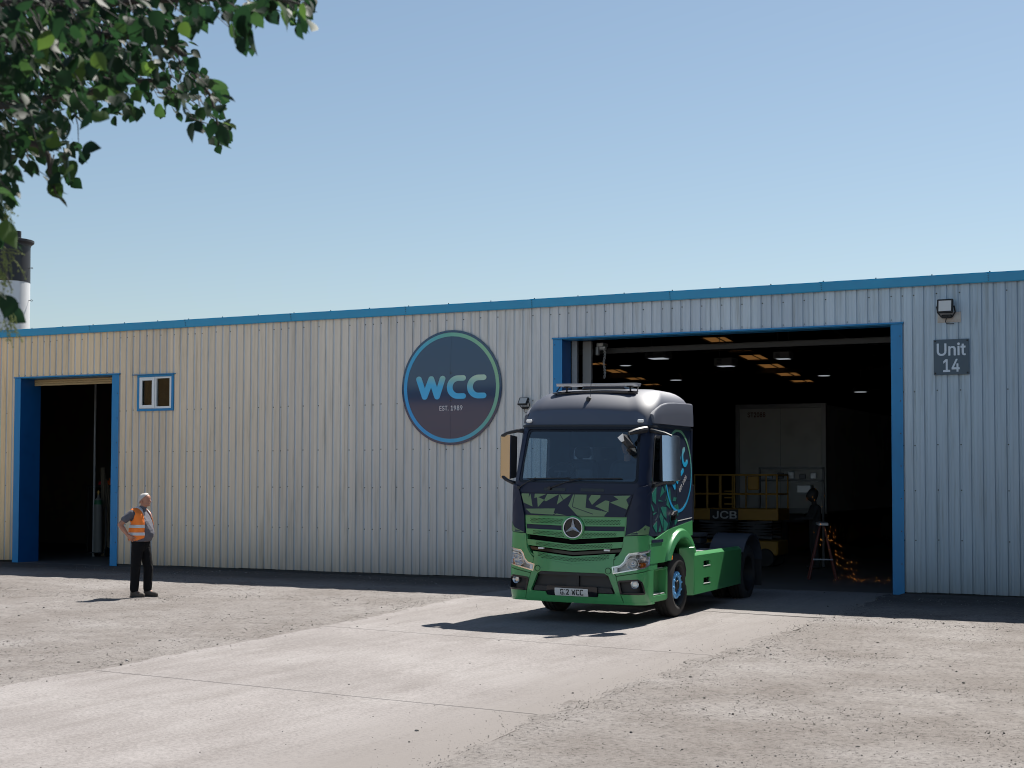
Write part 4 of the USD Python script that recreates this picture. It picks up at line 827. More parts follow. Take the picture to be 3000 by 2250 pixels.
# mirrors
def mirror(sg):
    xi, xo, y0 = (1.255, 1.515, -1.22) if sg > 0 else (-1.215, -1.475, -1.20)
    turn = lambda m: move(move(move(m, -xi, -y0), rz=sg*33), xi, y0)
    g = L_('wing_mirror', turn(trimesh.convex.convex_hull(np.array([[x_, y_, z_] for x_, y_, z_ in ((xi, y0+0.02, 2.10), (xi, y0+0.02, 2.77), (xi, y0+0.13, 2.12), (xi, y0+0.13, 2.75), (xo, y0+0.03, 2.13), (xo, y0+0.03, 2.74), (xo, y0+0.12, 2.14), (xo, y0+0.12, 2.73))]))), M_plastic)
    cap = trimesh.convex.convex_hull(np.array([[x_, y_, z_] for x_, y_, z_ in ((xi, y0, 2.095), (xi, y0, 2.775), (xi+sg*0.19, y0-0.035, 2.10), (xi+sg*0.19, y0-0.035, 2.77), (xi+sg*0.27, y0-0.01, 2.12), (xi+sg*0.27, y0-0.01, 2.75), (xi, y0+0.02, 2.095), (xi, y0+0.02, 2.775), (xi+sg*0.275, y0+0.11, 2.13), (xi+sg*0.275, y0+0.11, 2.745), (xi+sg*0.24, y0+0.02, 2.1), (xi+sg*0.24, y0+0.02, 2.77))]))
    L_('cover', turn(cap) if sg < 0 else turn(move(move(move(cap, 0, -y0, -2.43), rx=-7), 0, y0-0.035, 2.43)), M_brush, g)
    L_('arm', tube([(sg*1.04, -1.10, 2.84), (sg*1.12, -1.17, 2.835), (sg*1.28, -1.17, 2.80), (sg*1.38, -1.15, 2.76)], [0.035, 0.028, 0.024, 0.02], 8), M_plastic, g)
    L_('arm', tube([(sg*1.08, -1.12, 2.02), (sg*1.16, -1.20, 2.04), (sg*1.30, -1.18, 2.09), (sg*1.36, -1.15, 2.13)], [0.035, 0.03, 0.022, 0.018], 8), M_plastic, g)
for sg in (1, -1): mirror(sg)
fm = L_('front_mirror', tube([(1.0, -1.20, 2.86), (0.95, -1.33, 2.84), (0.90, -1.42, 2.82), (0.84, -1.50, 2.79)], [0.05, 0.05, 0.042, 0.03], 10), M_plastic)
L_('mirror_head', trimesh.convex.convex_hull(np.array([[0.70, -1.58, 2.72], [0.80, -1.64, 2.78], [0.84, -1.50, 2.76], [0.74, -1.46, 2.70], [0.86, -1.60, 2.60], [0.93, -1.56, 2.62], [0.92, -1.44, 2.58], [0.82, -1.48, 2.56]])), M_plastic, fm)
L_('mirror_cap', trimesh.convex.convex_hull(np.array([[0.695, -1.585, 2.725], [0.80, -1.645, 2.785], [0.835, -1.60, 2.69], [0.77, -1.62, 2.66], [0.75, -1.55, 2.78], [0.72, -1.50, 2.74]])), M_drl, fm)
# ---------------------------------------------------------------- signs and lights on the wall
def at(px, py, depth=None, y=None):
    """world point seen at photo pixel (px, py) at that depth along the view, or on the plane y"""
    d = _f+(px-1500)/CAM_F*_r-(py-1125-CSHIFT)/CAM_F*_u; o = np.array([0, -CAM_D, CAM_H])
    return o+d*(depth if y is None else (y+CAM_D)/d[1])
SX, SZ, SRX = -15.922, 3.93, 1.188
M_sign = mat('sign_face', (0.012, 0.045, 0.10), 0.06, ior=1.62)
M_sring = grad_mat('sign_ring', (1.0, 0, 0.55), -15.922+3.93*.55-1.25, -15.922+3.93*.55+1.25, [(0, (0.01, 0.32, 0.68)), (0.35, (0.04, 0.40, 0.62)), (0.7, (0.13, 0.43, 0.34)), (1, (0.25, 0.5, 0.29))], 0.3)
M_slet = grad_mat('sign_letters', (0.18, 0, 1.0), -15.922*.18+3.62, -15.922*.18+4.25, [(0, (0.05, 0.46, 0.80)), (0.45, (0.04, 0.45, 0.75)), (0.75, (0.25, 0.52, 0.48)), (1, (0.5, 0.66, 0.5))], 0.35)
sg_ = thing('round_sign', 'large round navy sign with WCC and EST. 1989 inside a blue green ring', 'sign', (SX, -0.052, SZ))
def disc_xz(g, y0, y1): return plate_xz(g, y0, y1)
full = Point(0, 0).buffer(SRX, quad_segs=40)
obj('face_panel', disc_xz(full.intersection(sbox(-2, -2, -0.0015, 2)), -0.008, 0.012), M_sign, sg_); obj('face_panel', disc_xz(full.intersection(sbox(0.0015, -2, 2, 2)), -0.0085, 0.012), M_sign, sg_)
obj('ring', disc_xz(Point(0, 0).buffer(1.137, quad_segs=40).difference(Point(0, 0).buffer(1.06, quad_segs=40)), -0.0105, -0.009), M_sring, sg_)
for g in LOGO:
    obj('letter', disc_xz(affinity.translate(affinity.scale(g, 1.675/LW, 0.487/1.31, origin=(0, 0)), 0.0, 0.004), -0.0108, -0.009), M_slet, sg_)
for w_, x0_, x1_ in (('EST.', -0.269, -0.055), ('1989', 0.0, 0.275)):
    m = meshkit.text_mesh(w_, 0.096, 1.0, False); b = m.bounds; v = m.vertices; k_ = (x1_-x0_)/(b[1, 0]-b[0, 0])
    m.vertices = np.c_[(v[:, 0]-b[0, 0])*k_+x0_, -0.009-0.0015*v[:, 2], v[:, 1]-0.473]; trimesh.repair.fix_normals(m); obj('date_word', m, M_txt, sg_, False)
for k in range(22):
    a = 2*math.pi*k/22; obj('rim_screw', cyl((1.163*math.cos(a), -0.0085, 1.163*math.sin(a)), (1.163*math.cos(a), -0.012, 1.163*math.sin(a)), 0.009, 6), M_rivet, sg_)
for z in (0.30, -0.27): obj('seam_screws', cat_(*[cyl((s, -0.009, z), (s, -0.012, z), 0.011, 6) for s in (-0.018, 0.018)]), M_rivet, sg_)
un = thing('unit_sign', 'square slate grey sign reading Unit 14 right of the big doorway', 'sign', (-5.763, -0.052, 4.205))
obj('plate', bx(-0.307, 0.307, -0.008, 0.014, -0.312, 0.312, 0.003), mat('slate_sign', (0.065, 0.10, 0.13), 0.45), un)
M_sgt = mat('sign_text', (0.62, 0.68, 0.74), 0.5)
for t_, h_, x_, z_, w_ in (('Unit', 0.205, 0.0, 0.135, 0.50), ('14', 0.215, 0.0, -0.150, 0.29)):
    m = meshkit.text_mesh(t_, h_, 1.0, True); b = m.bounds; k = w_/(b[1, 0]-b[0, 0]); v = m.vertices
    m.vertices = np.c_[(v[:, 0]-(b[0, 0]+b[1, 0])/2)*k, -0.0082-0.0015*v[:, 2], v[:, 1]-(b[0, 1]+b[1, 1])/2+z_]; trimesh.repair.fix_normals(m); obj('lettering', m, M_sgt, un, False)
for a in (-1, 1):
    for b in (-1, 1): obj('fixing', cyl((a*0.278, -0.008, b*0.283), (a*0.278, -0.013, b*0.283), 0.016, 8), M_black, un)
M_led = mat('floodlight_glass', (0.62, 0.60, 0.56), 0.15, coat=0.5)
def floodlight(name, label, loc, s, tilt, panel):
    t = thing(name, label, 'floodlight', loc, group='floodlights on the workshop wall')
    body = cat_(bx(-0.14*s, 0.14*s, -0.03*s, 0.02*s, -0.125*s, 0.125*s, 0.012*s), *[bx(-0.12*s+k*0.04*s, -0.11*s+k*0.04*s, 0.02*s, 0.045*s, -0.1*s, 0.1*s) for k in range(7)])
    T = lambda m: move(move(m, rx=tilt), 0, -0.14*s, 0)
    obj('housing', T(body), M_black, t); obj('lens', T(bx(-0.108*s, 0.108*s, -0.0335*s, -0.030*s, -0.093*s, 0.093*s)), M_led, t)
    obj('bracket', cat_(tube([(-0.15*s, -0.13*s, 0), (-0.15*s, -0.05*s, -0.10*s), (-0.1*s, -0.02, -0.17*s), (0.1*s, -0.02, -0.17*s), (0.15*s, -0.05*s, -0.10*s), (0.15*s, -0.13*s, 0)], 0.014*s, 6), bx(-0.09*s, 0.09*s, -0.06*s, 0.0, -0.2*s, -0.14*s, 0.01)), M_black, t)
    obj('cable', tube([(0.02*s, -0.06*s, -0.15*s), (-0.02*s, -0.05*s, -0.26*s), (0.0, -0.02*s, -0.30*s), (0.12*s, -0.005, -0.3*s)], 0.008*s, 5), M_black, t)
    if panel: obj('back_plate', bx(-0.17, 0.235, 0.02, 0.027, -0.272, -0.09), mat('rusty_white_plate', (0.5, 0.48, 0.44), 0.6, vary=0.8, scale=9, dark=(0.3, 0.14, 0.06)), t)
    return t
floodlight('floodlight', 'black floodlight on a rust stained white plate above the Unit 14 sign', (-5.83, -0.055, 5.09), 1.0, -8, True)
floodlight('floodlight', 'small black floodlight tilted down beside the lorry roof', (-14.19, -0.05, 3.60), 0.74, -38, False)

# ---------------------------------------------------------------- chimney far behind
M_cblk = mat('chimney_black', (0.012, 0.012, 0.015), 0.5, vary=0.3, scale=0.8); M_cwht = mat('chimney_white', (0.62, 0.63, 0.64), 0.5, vary=0.5, scale=1.2, stretch=(1, 1, 0.3), dark=(0.4, 0.4, 0.41))
CC = np.array([-88.5-1.64*.884, 60-1.64*.466, 0])
ch = thing('chimney', 'round industrial chimney painted white with a black top behind the workshop', 'chimney', CC)
obj('shaft', lathe([(0, 0), (1.72, 0), (1.66, 17.15), (0, 17.15)], 48), M_cwht, ch, 30)
obj('black_top', lathe([(0, 17.15), (1.675, 17.15), (1.655, 19.9), (1.72, 20.1), (1.92, 20.25), (1.93, 20.42), (1.75, 20.46), (0, 20.46)], 48), M_cblk, ch, 30)
for x_, y_, r_, h_ in ((-0.7, -0.3, 0.55, 0.85), (0.25, -0.25, 0.34, 0.9), (0.95, 0.0, 0.28, 0.62), (-0.2, 0.8, 0.5, 0.7)): obj('flue_pipe', move(lathe([(0, 20.46), (r_, 20.46), (r_, 20.46+h_), (r_*0.8, 20.46+h_), (r_*0.8, 20.6), (0, 20.6)], 24), x_, y_), M_cblk, ch, 30)
for z_ in (18.27, 15.75):
    a = math.radians(24); c = np.array([1.66*math.cos(a), 1.66*math.sin(a), z_]); e = c*[1.12, 1.12, 1]+[0, 0, 0]
    obj('eye_bolt', cat_(cyl(c, e, 0.025, 6), move(trimesh.creation.torus(0.06, 0.018, 12, 6), *(e+np.array([0.05, 0.02, 0])), rx=90, rz=24)), M_cblk, ch)

# ---------------------------------------------------------------- person in the yard
def wedge(c, half, L=1.0, z0=0, z1=3):
    a = np.radians([-half, half]); return m3.Manifold.extrude(cross(Polygon([(c[0], c[1])]+[(c[0]+L*math.cos(t), c[1]+L*math.sin(t)) for t in np.linspace(a[0], a[1], 5)])), z1-z0).translate((0, 0, z0))
def slab(z0, z1): return m3.Manifold.cube((4, 4, z1-z0), True).translate((0, 0, (z0+z1)/2))
M_skin = mat('skin', (0.36, 0.17, 0.11), 0.55, vary=0.35, scale=14, dark=(0.36, 0.15, 0.10))
M_hair = mat('white_hair', (0.45, 0.43, 0.41), 0.7, bump=0.5, bscale=90, dist=0.004)
M_shirt = mat('grey_polo', (0.085, 0.085, 0.105), 0.85, bump=0.6, bscale=16, dist=0.03)
M_vest = mat('orange_vest', (0.85, 0.20, 0.02), 0.7, vary=0.3, scale=9, dark=(0.6, 0.12, 0.01), bump=0.4, bscale=14, dist=0.03)
M_refl = mat('reflective_band', (0.5, 0.51, 0.52), 0.4)
M_trous = mat('black_trousers', (0.0045, 0.0045, 0.0055), 0.9, spec=0.2, bump=0.8, bscale=13, dist=0.04)
M_boot = mat('brown_boot', (0.045, 0.035, 0.028), 0.7, vary=0.5, scale=20, dark=(0.09, 0.075, 0.06))
PX = at(398, 1752, y=-6.6); PZ = float(gz(PX[0], PX[1]))
PX = PX+_r*0.06
man = thing('person', 'person in orange reflective vest, grey polo and black trousers standing hands on hips', 'person', (PX[0], PX[1], PZ+0.006), (0, 0, 12))
H = hull
def torso(e=0.0, legs=False):
    parts = [H((0.015, -0.095, 0.97, 0.115+e), (0.015, 0.095, 0.97, 0.115+e), (0.075, -0.06, 1.10, 0.135+e), (0.075, 0.06, 1.10, 0.135+e), (0.0, -0.10, 1.13, 0.11+e), (0.0, 0.10, 1.13, 0.11+e)),
             H((0.105, 0, 1.12, 0.15+e), (0.055, -0.07, 1.28, 0.13+e), (0.055, 0.07, 1.28, 0.13+e), (0.0, -0.10, 1.13, 0.11+e), (0.0, 0.10, 1.13, 0.11+e)),
             H((0.055, -0.075, 1.28, 0.125+e), (0.055, 0.075, 1.28, 0.125+e), (0.02, -0.125, 1.42, 0.095+e), (0.02, 0.125, 1.42, 0.095+e), (-0.02, -0.10, 1.38, 0.10+e), (-0.02, 0.10, 1.38, 0.10+e)),
             H((0.02, -0.135, 1.42, 0.09+e), (0.02, 0.135, 1.42, 0.09+e), (-0.035, -0.165, 1.475, 0.062+e), (-0.035, 0.165, 1.475, 0.062+e), (0.01, 0, 1.525, 0.06+e))]
    return m3.Manifold.batch_boolean(parts, m3.OpType.Add)
SH, EL, WRI = {}, {}, {}
for s in (-1, 1):
    SH[s], EL[s], WRI[s] = np.array([-0.045, s*0.205, 1.465]), np.array([-0.205, s*0.335, 1.275]), np.array([-0.085, s*0.285, 1.095])
def hand(s):
    W = WRI[s]; fw = np.array([0.70, -s*0.28, -0.62]); fw /= np.linalg.norm(fw)
    out = np.array([0, s*1.0, 0]); out -= fw*(out@fw); out /= np.linalg.norm(out); up = np.cross(fw, out)*s
    if up[2] < 0: up = -up
    P = lambda a, b, c: W+fw*a+up*b+out*c
    q = [H((*P(0, 0, 0), 0.027), (*P(0.03, 0.012, 0), 0.025), (*P(0.03, -0.014, 0), 0.022)), H((*P(0.03, 0.014, 0), 0.022), (*P(0.03, -0.016, 0), 0.020), (*P(0.085, 0.028, 0), 0.013), (*P(0.085, -0.028, 0), 0.012))]
    for k, (b, L_f) in enumerate(((0.030, 0.070), (0.011, 0.078), (-0.009, 0.072), (-0.027, 0.056))):
        a0 = 0.085; sp = (b)*0.35
        q += [H((*P(a0, b, 0), 0.0105), (*P(a0+L_f*0.5, b+sp, -0.004), 0.0095)), H((*P(a0+L_f*0.5, b+sp, -0.004), 0.0095), (*P(a0+L_f, b+sp*1.6, -0.020), 0.008))]
    q += [H((*P(0.025, -0.018, -0.012), 0.015), (*P(0.055, -0.062, -0.02), 0.0115)), H((*P(0.055, -0.062, -0.02), 0.0115), (*P(0.085, -0.080, -0.026), 0.009))]
    return q
hd_ = [H((0.045, 0, 1.535, 0.062), (0.075, 0, 1.62, 0.058)), H((0.075, 0, 1.725, 0.084), (0.11, 0, 1.735, 0.078), (0.115, 0, 1.685, 0.068), (0.07, 0, 1.69, 0.076)), H((0.115, 0, 1.66, 0.062), (0.155, 0, 1.618, 0.030), (0.13, 0.02, 1.635, 0.04), (0.13, -0.02, 1.635, 0.04), (0.075, 0, 1.65, 0.06)),
       H((0.180, 0, 1.705, 0.011), (0.200, 0, 1.672, 0.014), (0.178, 0, 1.668, 0.016)), H((0.165, -0.022, 1.712, 0.017), (0.165, 0.022, 1.712, 0.017)), H((0.176, -0.014, 1.642, 0.009), (0.176, 0.014, 1.642, 0.009)), H((0.160, -0.012, 1.612, 0.020), (0.160, 0.012, 1.612, 0.020))]
for s in (-1, 1): hd_ += [H((0.072, s*0.078, 1.70, 0.012), (0.066, s*0.086, 1.675, 0.014), (0.074, s*0.079, 1.655, 0.009))]
bp = hd_+[torso(-0.012)]
for s in (-1, 1):
    bp += [H((*SH[s], 0.055), (*EL[s], 0.043)), H((*EL[s], 0.042), (*(EL[s]*.6+WRI[s]*.4), 0.044), (*WRI[s], 0.028))]+hand(s)
    hip, kn, an = np.array([0.02+0.01*s, s*0.095, 0.93]), np.array([0.045+0.06*s, s*0.115, 0.51]), np.array([0.03+0.06*s, s*0.125, 0.10])
    bp += [H((*hip, 0.095), (*kn, 0.058)), H((*kn, 0.058), (*an, 0.04)), H((*an, 0.04), (an[0]+0.15, an[1], 0.04, 0.03))]
body = m3.Manifold.batch_boolean(bp, m3.OpType.Add)
obj('body', smoothm(body, 0.012, 6), M_skin, man, True)
skull = H((0.070, 0, 1.726, 0.0925), (0.10, 0, 1.742, 0.084), (0.058, 0, 1.69, 0.083), (0.045, 0, 1.655, 0.07), n=28)
hair = skull.trim_by_plane((-0.6726, 0, 0.7399), 1.2235)
obj('hair', smoothm(hair, 0.014, 4), M_hair, man, True)
eyes = [move(trimesh.creation.icosphere(2, 0.010), 0.166, s*0.027, 1.700) for s in (-1, 1)]
obj('eye', eyes[0], M_black, man, True); obj('eye', eyes[1], M_black, man, True)
sleeve = lambda s, e: H((*SH[s], 0.068+e), (*(SH[s]*0.42+EL[s]*0.58+np.array([0, 0, 0.01])), 0.070+e))
shirt = (torso(0.006)+sleeve(-1, 0.0)+sleeve(1, 0.0)+H((0.045, 0, 1.54, 0.068), (0.055, 0, 1.575, 0.066))) ^ slab(0.975, 1.60)
obj('shirt', smoothm(shirt, 0.02, 6), M_shirt, man, True)
vs = (torso(0.022)+H((-0.05, -0.11, 1.04, 0.115), (-0.05, 0.11, 1.04, 0.115), (-0.02, -0.1, 1.2, 0.13), (-0.02, 0.1, 1.2, 0.13))+H((0.0, -0.12, 1.03, 0.12), (0.0, 0.12, 1.03, 0.12), (0.02, -0.12, 1.2, 0.12), (0.02, 0.12, 1.2, 0.12)))
cutv = wedge((-0.005, -0.005), 40, 1.0)+m3.Manifold.cylinder(0.4, 0.085, 0.085, 20).translate((0.03, 0, 1.46))
arms = m3.Manifold.batch_boolean([H((*SH[s]+np.array([0, s*0.00, -0.015]), 0.082), (*(EL[s]*0.5+SH[s]*0.5), 0.095), (*EL[s], 0.1)) for s in (-1, 1)], m3.OpType.Add)
vest = (vs ^ slab(0.995, 1.56))-torso(0.010)-cutv-arms
tail = m3.Manifold.cube((0.6, 0.6, 0.2), True).rotate((0, -24, 0)).translate((0.30, 0, 0.99))
vest = vest-tail
obj('vest', smoothm(vest, 0.02, 3), M_vest, man, 50)
def inflate_band(z0, z1): return ((torso(0.027)+H((-0.05, -0.11, 1.04, 0.120), (-0.05, 0.11, 1.04, 0.120), (-0.02, -0.1, 1.2, 0.135), (-0.02, 0.1, 1.2, 0.135))+H((0.0, -0.12, 1.03, 0.125), (0.0, 0.12, 1.03, 0.125), (0.02, -0.12, 1.2, 0.125), (0.02, 0.12, 1.2, 0.125))) ^ slab(z0, z1))-torso(0.018)-cutv-arms
for z0, z1 in ((1.215, 1.268), (1.085, 1.135)): obj('reflective_band', tm(inflate_band(z0, z1).refine_to_length(0.04)), M_refl, man, 40)
for s in (-1, 1):
    bb = (torso(0.027) ^ m3.Manifold.cube((0.8, 0.05, 0.5), True).translate((0, s*0.105, 1.42)) ^ slab(1.27, 1.6))-torso(0.018)-cutv-arms
    if not bb.is_empty(): obj('shoulder_band', tm(bb), M_refl, man, 40)
tr_ = [H((0.015, -0.095, 0.97, 0.122), (0.015, 0.095, 0.97, 0.122), (0.03, -0.10, 0.90, 0.112), (0.03, 0.10, 0.90, 0.112))]
for s in (-1, 1):
    hip, kn, an = np.array([0.02+0.01*s, s*0.095, 0.92]), np.array([0.045+0.06*s, s*0.115, 0.51]), np.array([0.03+0.06*s, s*0.125, 0.14])
    tr_ += [H((*hip, 0.112), (*kn, 0.085)), H((*kn, 0.085), (*an, 0.076))]
trs = m3.Manifold.batch_boolean(tr_, m3.OpType.Add) ^ slab(0.085, 1.0)
obj('trousers', smoothm(trs, 0.022, 5), M_trous, man, True)
for s in (-1, 1):
    an = np.array([0.03+0.06*s, s*0.125, 0.10])
    b_ = (H((*an+np.array([-0.01, 0, 0.03]), 0.055), (an[0]-0.03, an[1], 0.045, 0.045), (an[0]+0.05, an[1], 0.06, 0.047))+H((an[0]-0.03, an[1], 0.045, 0.045), (an[0]+0.05, an[1], 0.06, 0.047), (an[0]+0.165, an[1]-0.005*s, 0.040, 0.042), (an[0]+0.12, an[1], 0.042, 0.047))) ^ slab(0.0, 0.2)
    bt = obj('boot', smoothm(b_, 0.02, 3), M_boot, man, True)
    so = Polygon([(an[0]+0.205*math.cos(t)*(1.0 if math.cos(t) > 0 else 0.42)+0.0, an[1]+0.05*math.sin(t)) for t in np.linspace(0, 2*np.pi, 24, endpoint=False)])
    obj('sole', tm(prism(so, 0.028)), M_black, bt, 40)

# ---------------------------------------------------------------- tree overhanging the left of the yard
TR = np.random.default_rng(5)
M_leaf = usdkit.material(stage, '/World/Looks/leaf_green', {'o': ('object_info', {}), 'g': ('geometry', {}), 'a': ('math', {'math_type': 'add'}), 'fr': ('math', {'math_type': 'fraction'}),
    'r': ('rgb_ramp', {'ramp': [(0, (0.005, 0.013, 0.008)), (0.6, (0.009, 0.024, 0.010)), (0.8, (0.018, 0.042, 0.013)), (1, (0.045, 0.085, 0.020))]}), 't': ('translucent_bsdf', {}), 'hs': ('hsv', {'hue': 0.485, 'saturation': 1.1, 'value': 3.6}),
    'p': ('principled_bsdf', {'roughness': 0.55, 'specular_ior_level': 0.22}), 'm': ('mix_closure', {'fac': 0.36})},
    [('o.random', 'a.value1'), ('g.random_per_island', 'a.value2'), ('a.value', 'fr.value1'), ('fr.value', 'r.fac'), ('r.color', 'p.base_color'), ('r.color', 'hs.color'), ('hs.color', 't.color'), ('p.BSDF', 'm.closure1'), ('t.BSDF', 'm.closure2')], surface='m.closure')
M_bark = mat('bark', (0.035, 0.028, 0.022), 0.9, vary=0.6, scale=9, stretch=(1, 1, 0.3), bump=0.6, bscale=14, dist=0.02)
M_twig = mat('twig', (0.02, 0.015, 0.012), 0.8)
tree = thing('overhanging_tree', 'leafy tree whose lower branches hang into the upper left of the yard', 'tree')
def leaf(L, w, seed):
    r = np.random.default_rng(seed); t = np.array([0, 0.08, 0.22, 0.42, 0.64, 0.84, 1.0]); wd = np.array([0.02, 0.26, 0.43, 0.5, 0.40, 0.17, 0.0])*w*(1+r.uniform(-.05, .05, 7))
    bend = r.uniform(0.05, 0.28)*L; fold = r.uniform(0.08, 0.35)
    mid = np.c_[t*L, np.zeros(7), -bend*t**2]
    lf = np.c_[t*L-0.02*L, wd, -bend*t**2+fold*wd]; rt = np.c_[t*L-0.02*L, -wd, -bend*t**2+fold*wd*r.uniform(.6, 1)]
    V = np.vstack([mid, lf, rt]); F = []
    for i in range(6):
        F += [[i, i+1, 7+i+1], [i, 7+i+1, 7+i], [i, 14+i+1, i+1], [i, 14+i, 14+i+1]]
    V = np.vstack([V, [[-0.28*L, 0.0, 0.05*L], [-0.28*L, 0.012*L, 0.05*L]]]); F += [[0, 21, 22]]
    return trimesh.Trimesh(V, F, process=False)
LEAVES = [leaf(1.0, [0.95, 0.8, 0.7, 0.88][k % 4], k) for k in range(8)]
ZON = [([(-160, -90), (330, -90), (640, -90), (600, 70), (500, 115), (400, 200), (320, 320), (200, 365), (120, 420), (50, 430), (-160, 420)], 1350, 4.2, 7.5), ([(-160, -90), (420, -90), (330, 120), (200, 280), (100, 330), (-160, 340)], 850, 4.8, 8.0),
       ([(300, 130), (560, 110), (600, 150), (600, 200), (650, 250), (675, 310), (680, 440), (630, 435), (575, 365), (520, 345), (440, 320), (330, 360), (290, 250)], 230, 4.8, 7.2),
       ([(600, -60), (925, -60), (930, 55), (865, 85), (800, 40), (730, 45), (750, 100), (765, 170), (735, 165), (690, 110), (640, 60)], 120, 4.4, 5.8),
       ([(-160, 370), (190, 360), (255, 440), (225, 475), (215, 540), (180, 520), (120, 470), (70, 500), (45, 600), (-160, 640)], 200, 4.4, 7.0),
       ([(100, 490), (155, 500), (180, 590), (130, 570)], 7, 5.0, 5.4), ([(-20, 540), (55, 560), (40, 620), (-20, 640)], 7, 4.2, 4.8), ([(-40, 650), (48, 655), (45, 700), (-40, 720)], 6, 4.4, 4.8), ([(-60, 820), (40, 850), (40, 920), (-60, 940)], 14, 4.2, 4.9)]
pos, ori = [], []
for pg, n_, d0, d1 in ZON:
    P = Polygon(pg).buffer(-6); b = P.bounds; k = 0
    while k < n_:
        q = (TR.uniform(b[0], b[2]), TR.uniform(b[1], b[3]))
        if not P.contains(Point(q)): continue
        pos.append((at(*q, depth=TR.uniform(d0, d1)), q)); k += 1
fixed = [(715, 70, 4.5, .105, -95), (745, 130, 4.55, .075, -85), (165, 560, 5.1, .07, -60), (200, 500, 4.6, .085, -95), (30, 575, 4.3, .08, -20), (835, 45, 4.5, .09, -60), (560, 390, 5.2, .07, -100), (655, 400, 5.1, .08, -70), (30, 690, 4.4, .09, -75)]
def leaf_at(p, size, tip, k):
    m = LEAVES[k % 8].copy(); m.apply_scale(size)
    tip = tip/np.linalg.norm(tip); nrm = TR.normal(0, 1, 3)+np.array([0, -0.5, 0.9]); nrm -= tip*(nrm@tip); nrm /= np.linalg.norm(nrm)
    R = np.eye(4); R[:3, 0], R[:3, 2], R[:3, 1] = tip, nrm, np.cross(nrm, tip); R[:3, 3] = p; m.apply_transform(R); return m
lm = []
for k, (p, q) in enumerate(pos):
    tip = np.array([0.45, 0.1, -0.95])*1.0+TR.normal(0, 0.55, 3); lm.append((leaf_at(p, TR.uniform(0.034, 0.070), tip, k), q))
for k, (x_, y_, d_, s_, a_) in enumerate(fixed):
    a_ = math.radians(a_); tip = _r*math.cos(a_)+_u*math.sin(a_)+_f*0.15; m = leaf_at(at(x_, y_, depth=d_)-tip*s_*0.5, s_, tip, k+3); lm.append((m, (x_, y_)))
inview = [i for i, (m, q) in enumerate(lm) if q[0] > 0 and q[1] > 0]
order = sorted(inview, key=lambda i: -lm[i][0].area/np.linalg.norm(lm[i][0].centroid-np.array([0, -CAM_D, CAM_H]))**2)
asp = set(order[:300])
crown = obj('crown', cat_(*[lm[i][0] for i in range(len(lm)) if i not in asp]), M_leaf, tree, 60, kind='stuff')
for i in order[:300]: obj('leaf', lm[i][0], M_leaf, tree, 60)
# upper crown above the frame, which shades the branches in view
up = []
for k in range(2600):
    p = np.array([-4.6, -23.6, 4.6])+TR.normal(0, 1, 3)*np.array([1.9, 1.3, 0.9])+np.array([-0.6, 0.3, 0.7]); d = p-np.array([0, -CAM_D, CAM_H])
    w_ = d@_f; px_, py_ = 1500+CAM_F*(d@_r)/w_, 1125+CSHIFT-CAM_F*(d@_u)/w_
    if w_ > 0 and py_ > -60 and px_ > -60 and px_ < 3100: continue
    up.append(leaf_at(p, TR.uniform(0.06, 0.10), np.array([0.3, 0, -1])+TR.normal(0, .5, 3), k))
obj('crown', cat_(*up), M_leaf, tree, 60, kind='stuff')
trunk = np.array([-6.9, -24.6, 0])
obj('trunk', tube([trunk+[0, 0, -0.5], trunk+[0.05, 0, 1.5], trunk+[0.15, 0.1, 3.2], trunk+[0.3, 0.1, 5.2]], [0.24, 0.19, 0.16, 0.1], 14), M_bark, tree, True)
def branch(pts, r0, r1):
    P = np.array(pts); t = np.linspace(0, 1, len(P)); tt = np.linspace(0, 1, 14)
    Q_ = np.c_[[np.interp(tt, t, P[:, i]) for i in range(3)]].T; Q_[1:-1] = (Q_[:-2]+2*Q_[1:-1]+Q_[2:])/4
    Q_ += TR.normal(0, 0.008, Q_.shape); return tube(Q_, list(np.linspace(r0, r1, 14)), 7)
BR = [[trunk+[0.1, 0.1, 2.7], at(-250, 330, depth=5.6), at(130, 300, depth=5.4), at(290, 248, depth=5.3), at(430, 235, depth=5.3), at(510, 262, depth=5.3), at(480, 250, depth=5.3)], [trunk+[0.2, 0.1, 3.3], at(-200, -20, depth=5.2), at(350, 20, depth=5.0), at(620, -10, depth=4.9), at(780, -20, depth=4.7), at(900, 20, depth=4.6)],
      [trunk+[0.15, 0.1, 3.0], at(-200, 120, depth=5.4), at(300, 90, depth=5.3), at(510, 110, depth=5.3), at(560, 190, depth=5.3), at(600, 260, depth=5.2), at(655, 415, depth=5.2)], [trunk+[0.1, 0.05, 2.4], at(-260, 420, depth=5.2), at(60, 400, depth=5.1), at(140, 440, depth=5.1), at(150, 530, depth=5.1), at(168, 570, depth=5.1)],
      [trunk+[0.1, 0.05, 2.2], at(-300, 560, depth=4.8), at(-60, 640, depth=4.6), at(20, 680, depth=4.5)]]
for b in BR: obj('limb', branch(b, 0.020, 0.003), M_bark, tree, True)
tw = []
for i in order:
    if TR.random() < 0.3:
        c = lm[i][0].vertices[21]; e = c+np.array([-0.10, 0.02, 0.08])*TR.uniform(0.6, 1.8)+TR.normal(0, 0.03, 3); tw.append(tube([c, (c+e)/2+TR.normal(0, .008, 3), e], [0.0012, 0.0018, 0.0028], 5))
obj('twigs', cat_(*tw), M_twig, tree, False, kind='stuff')
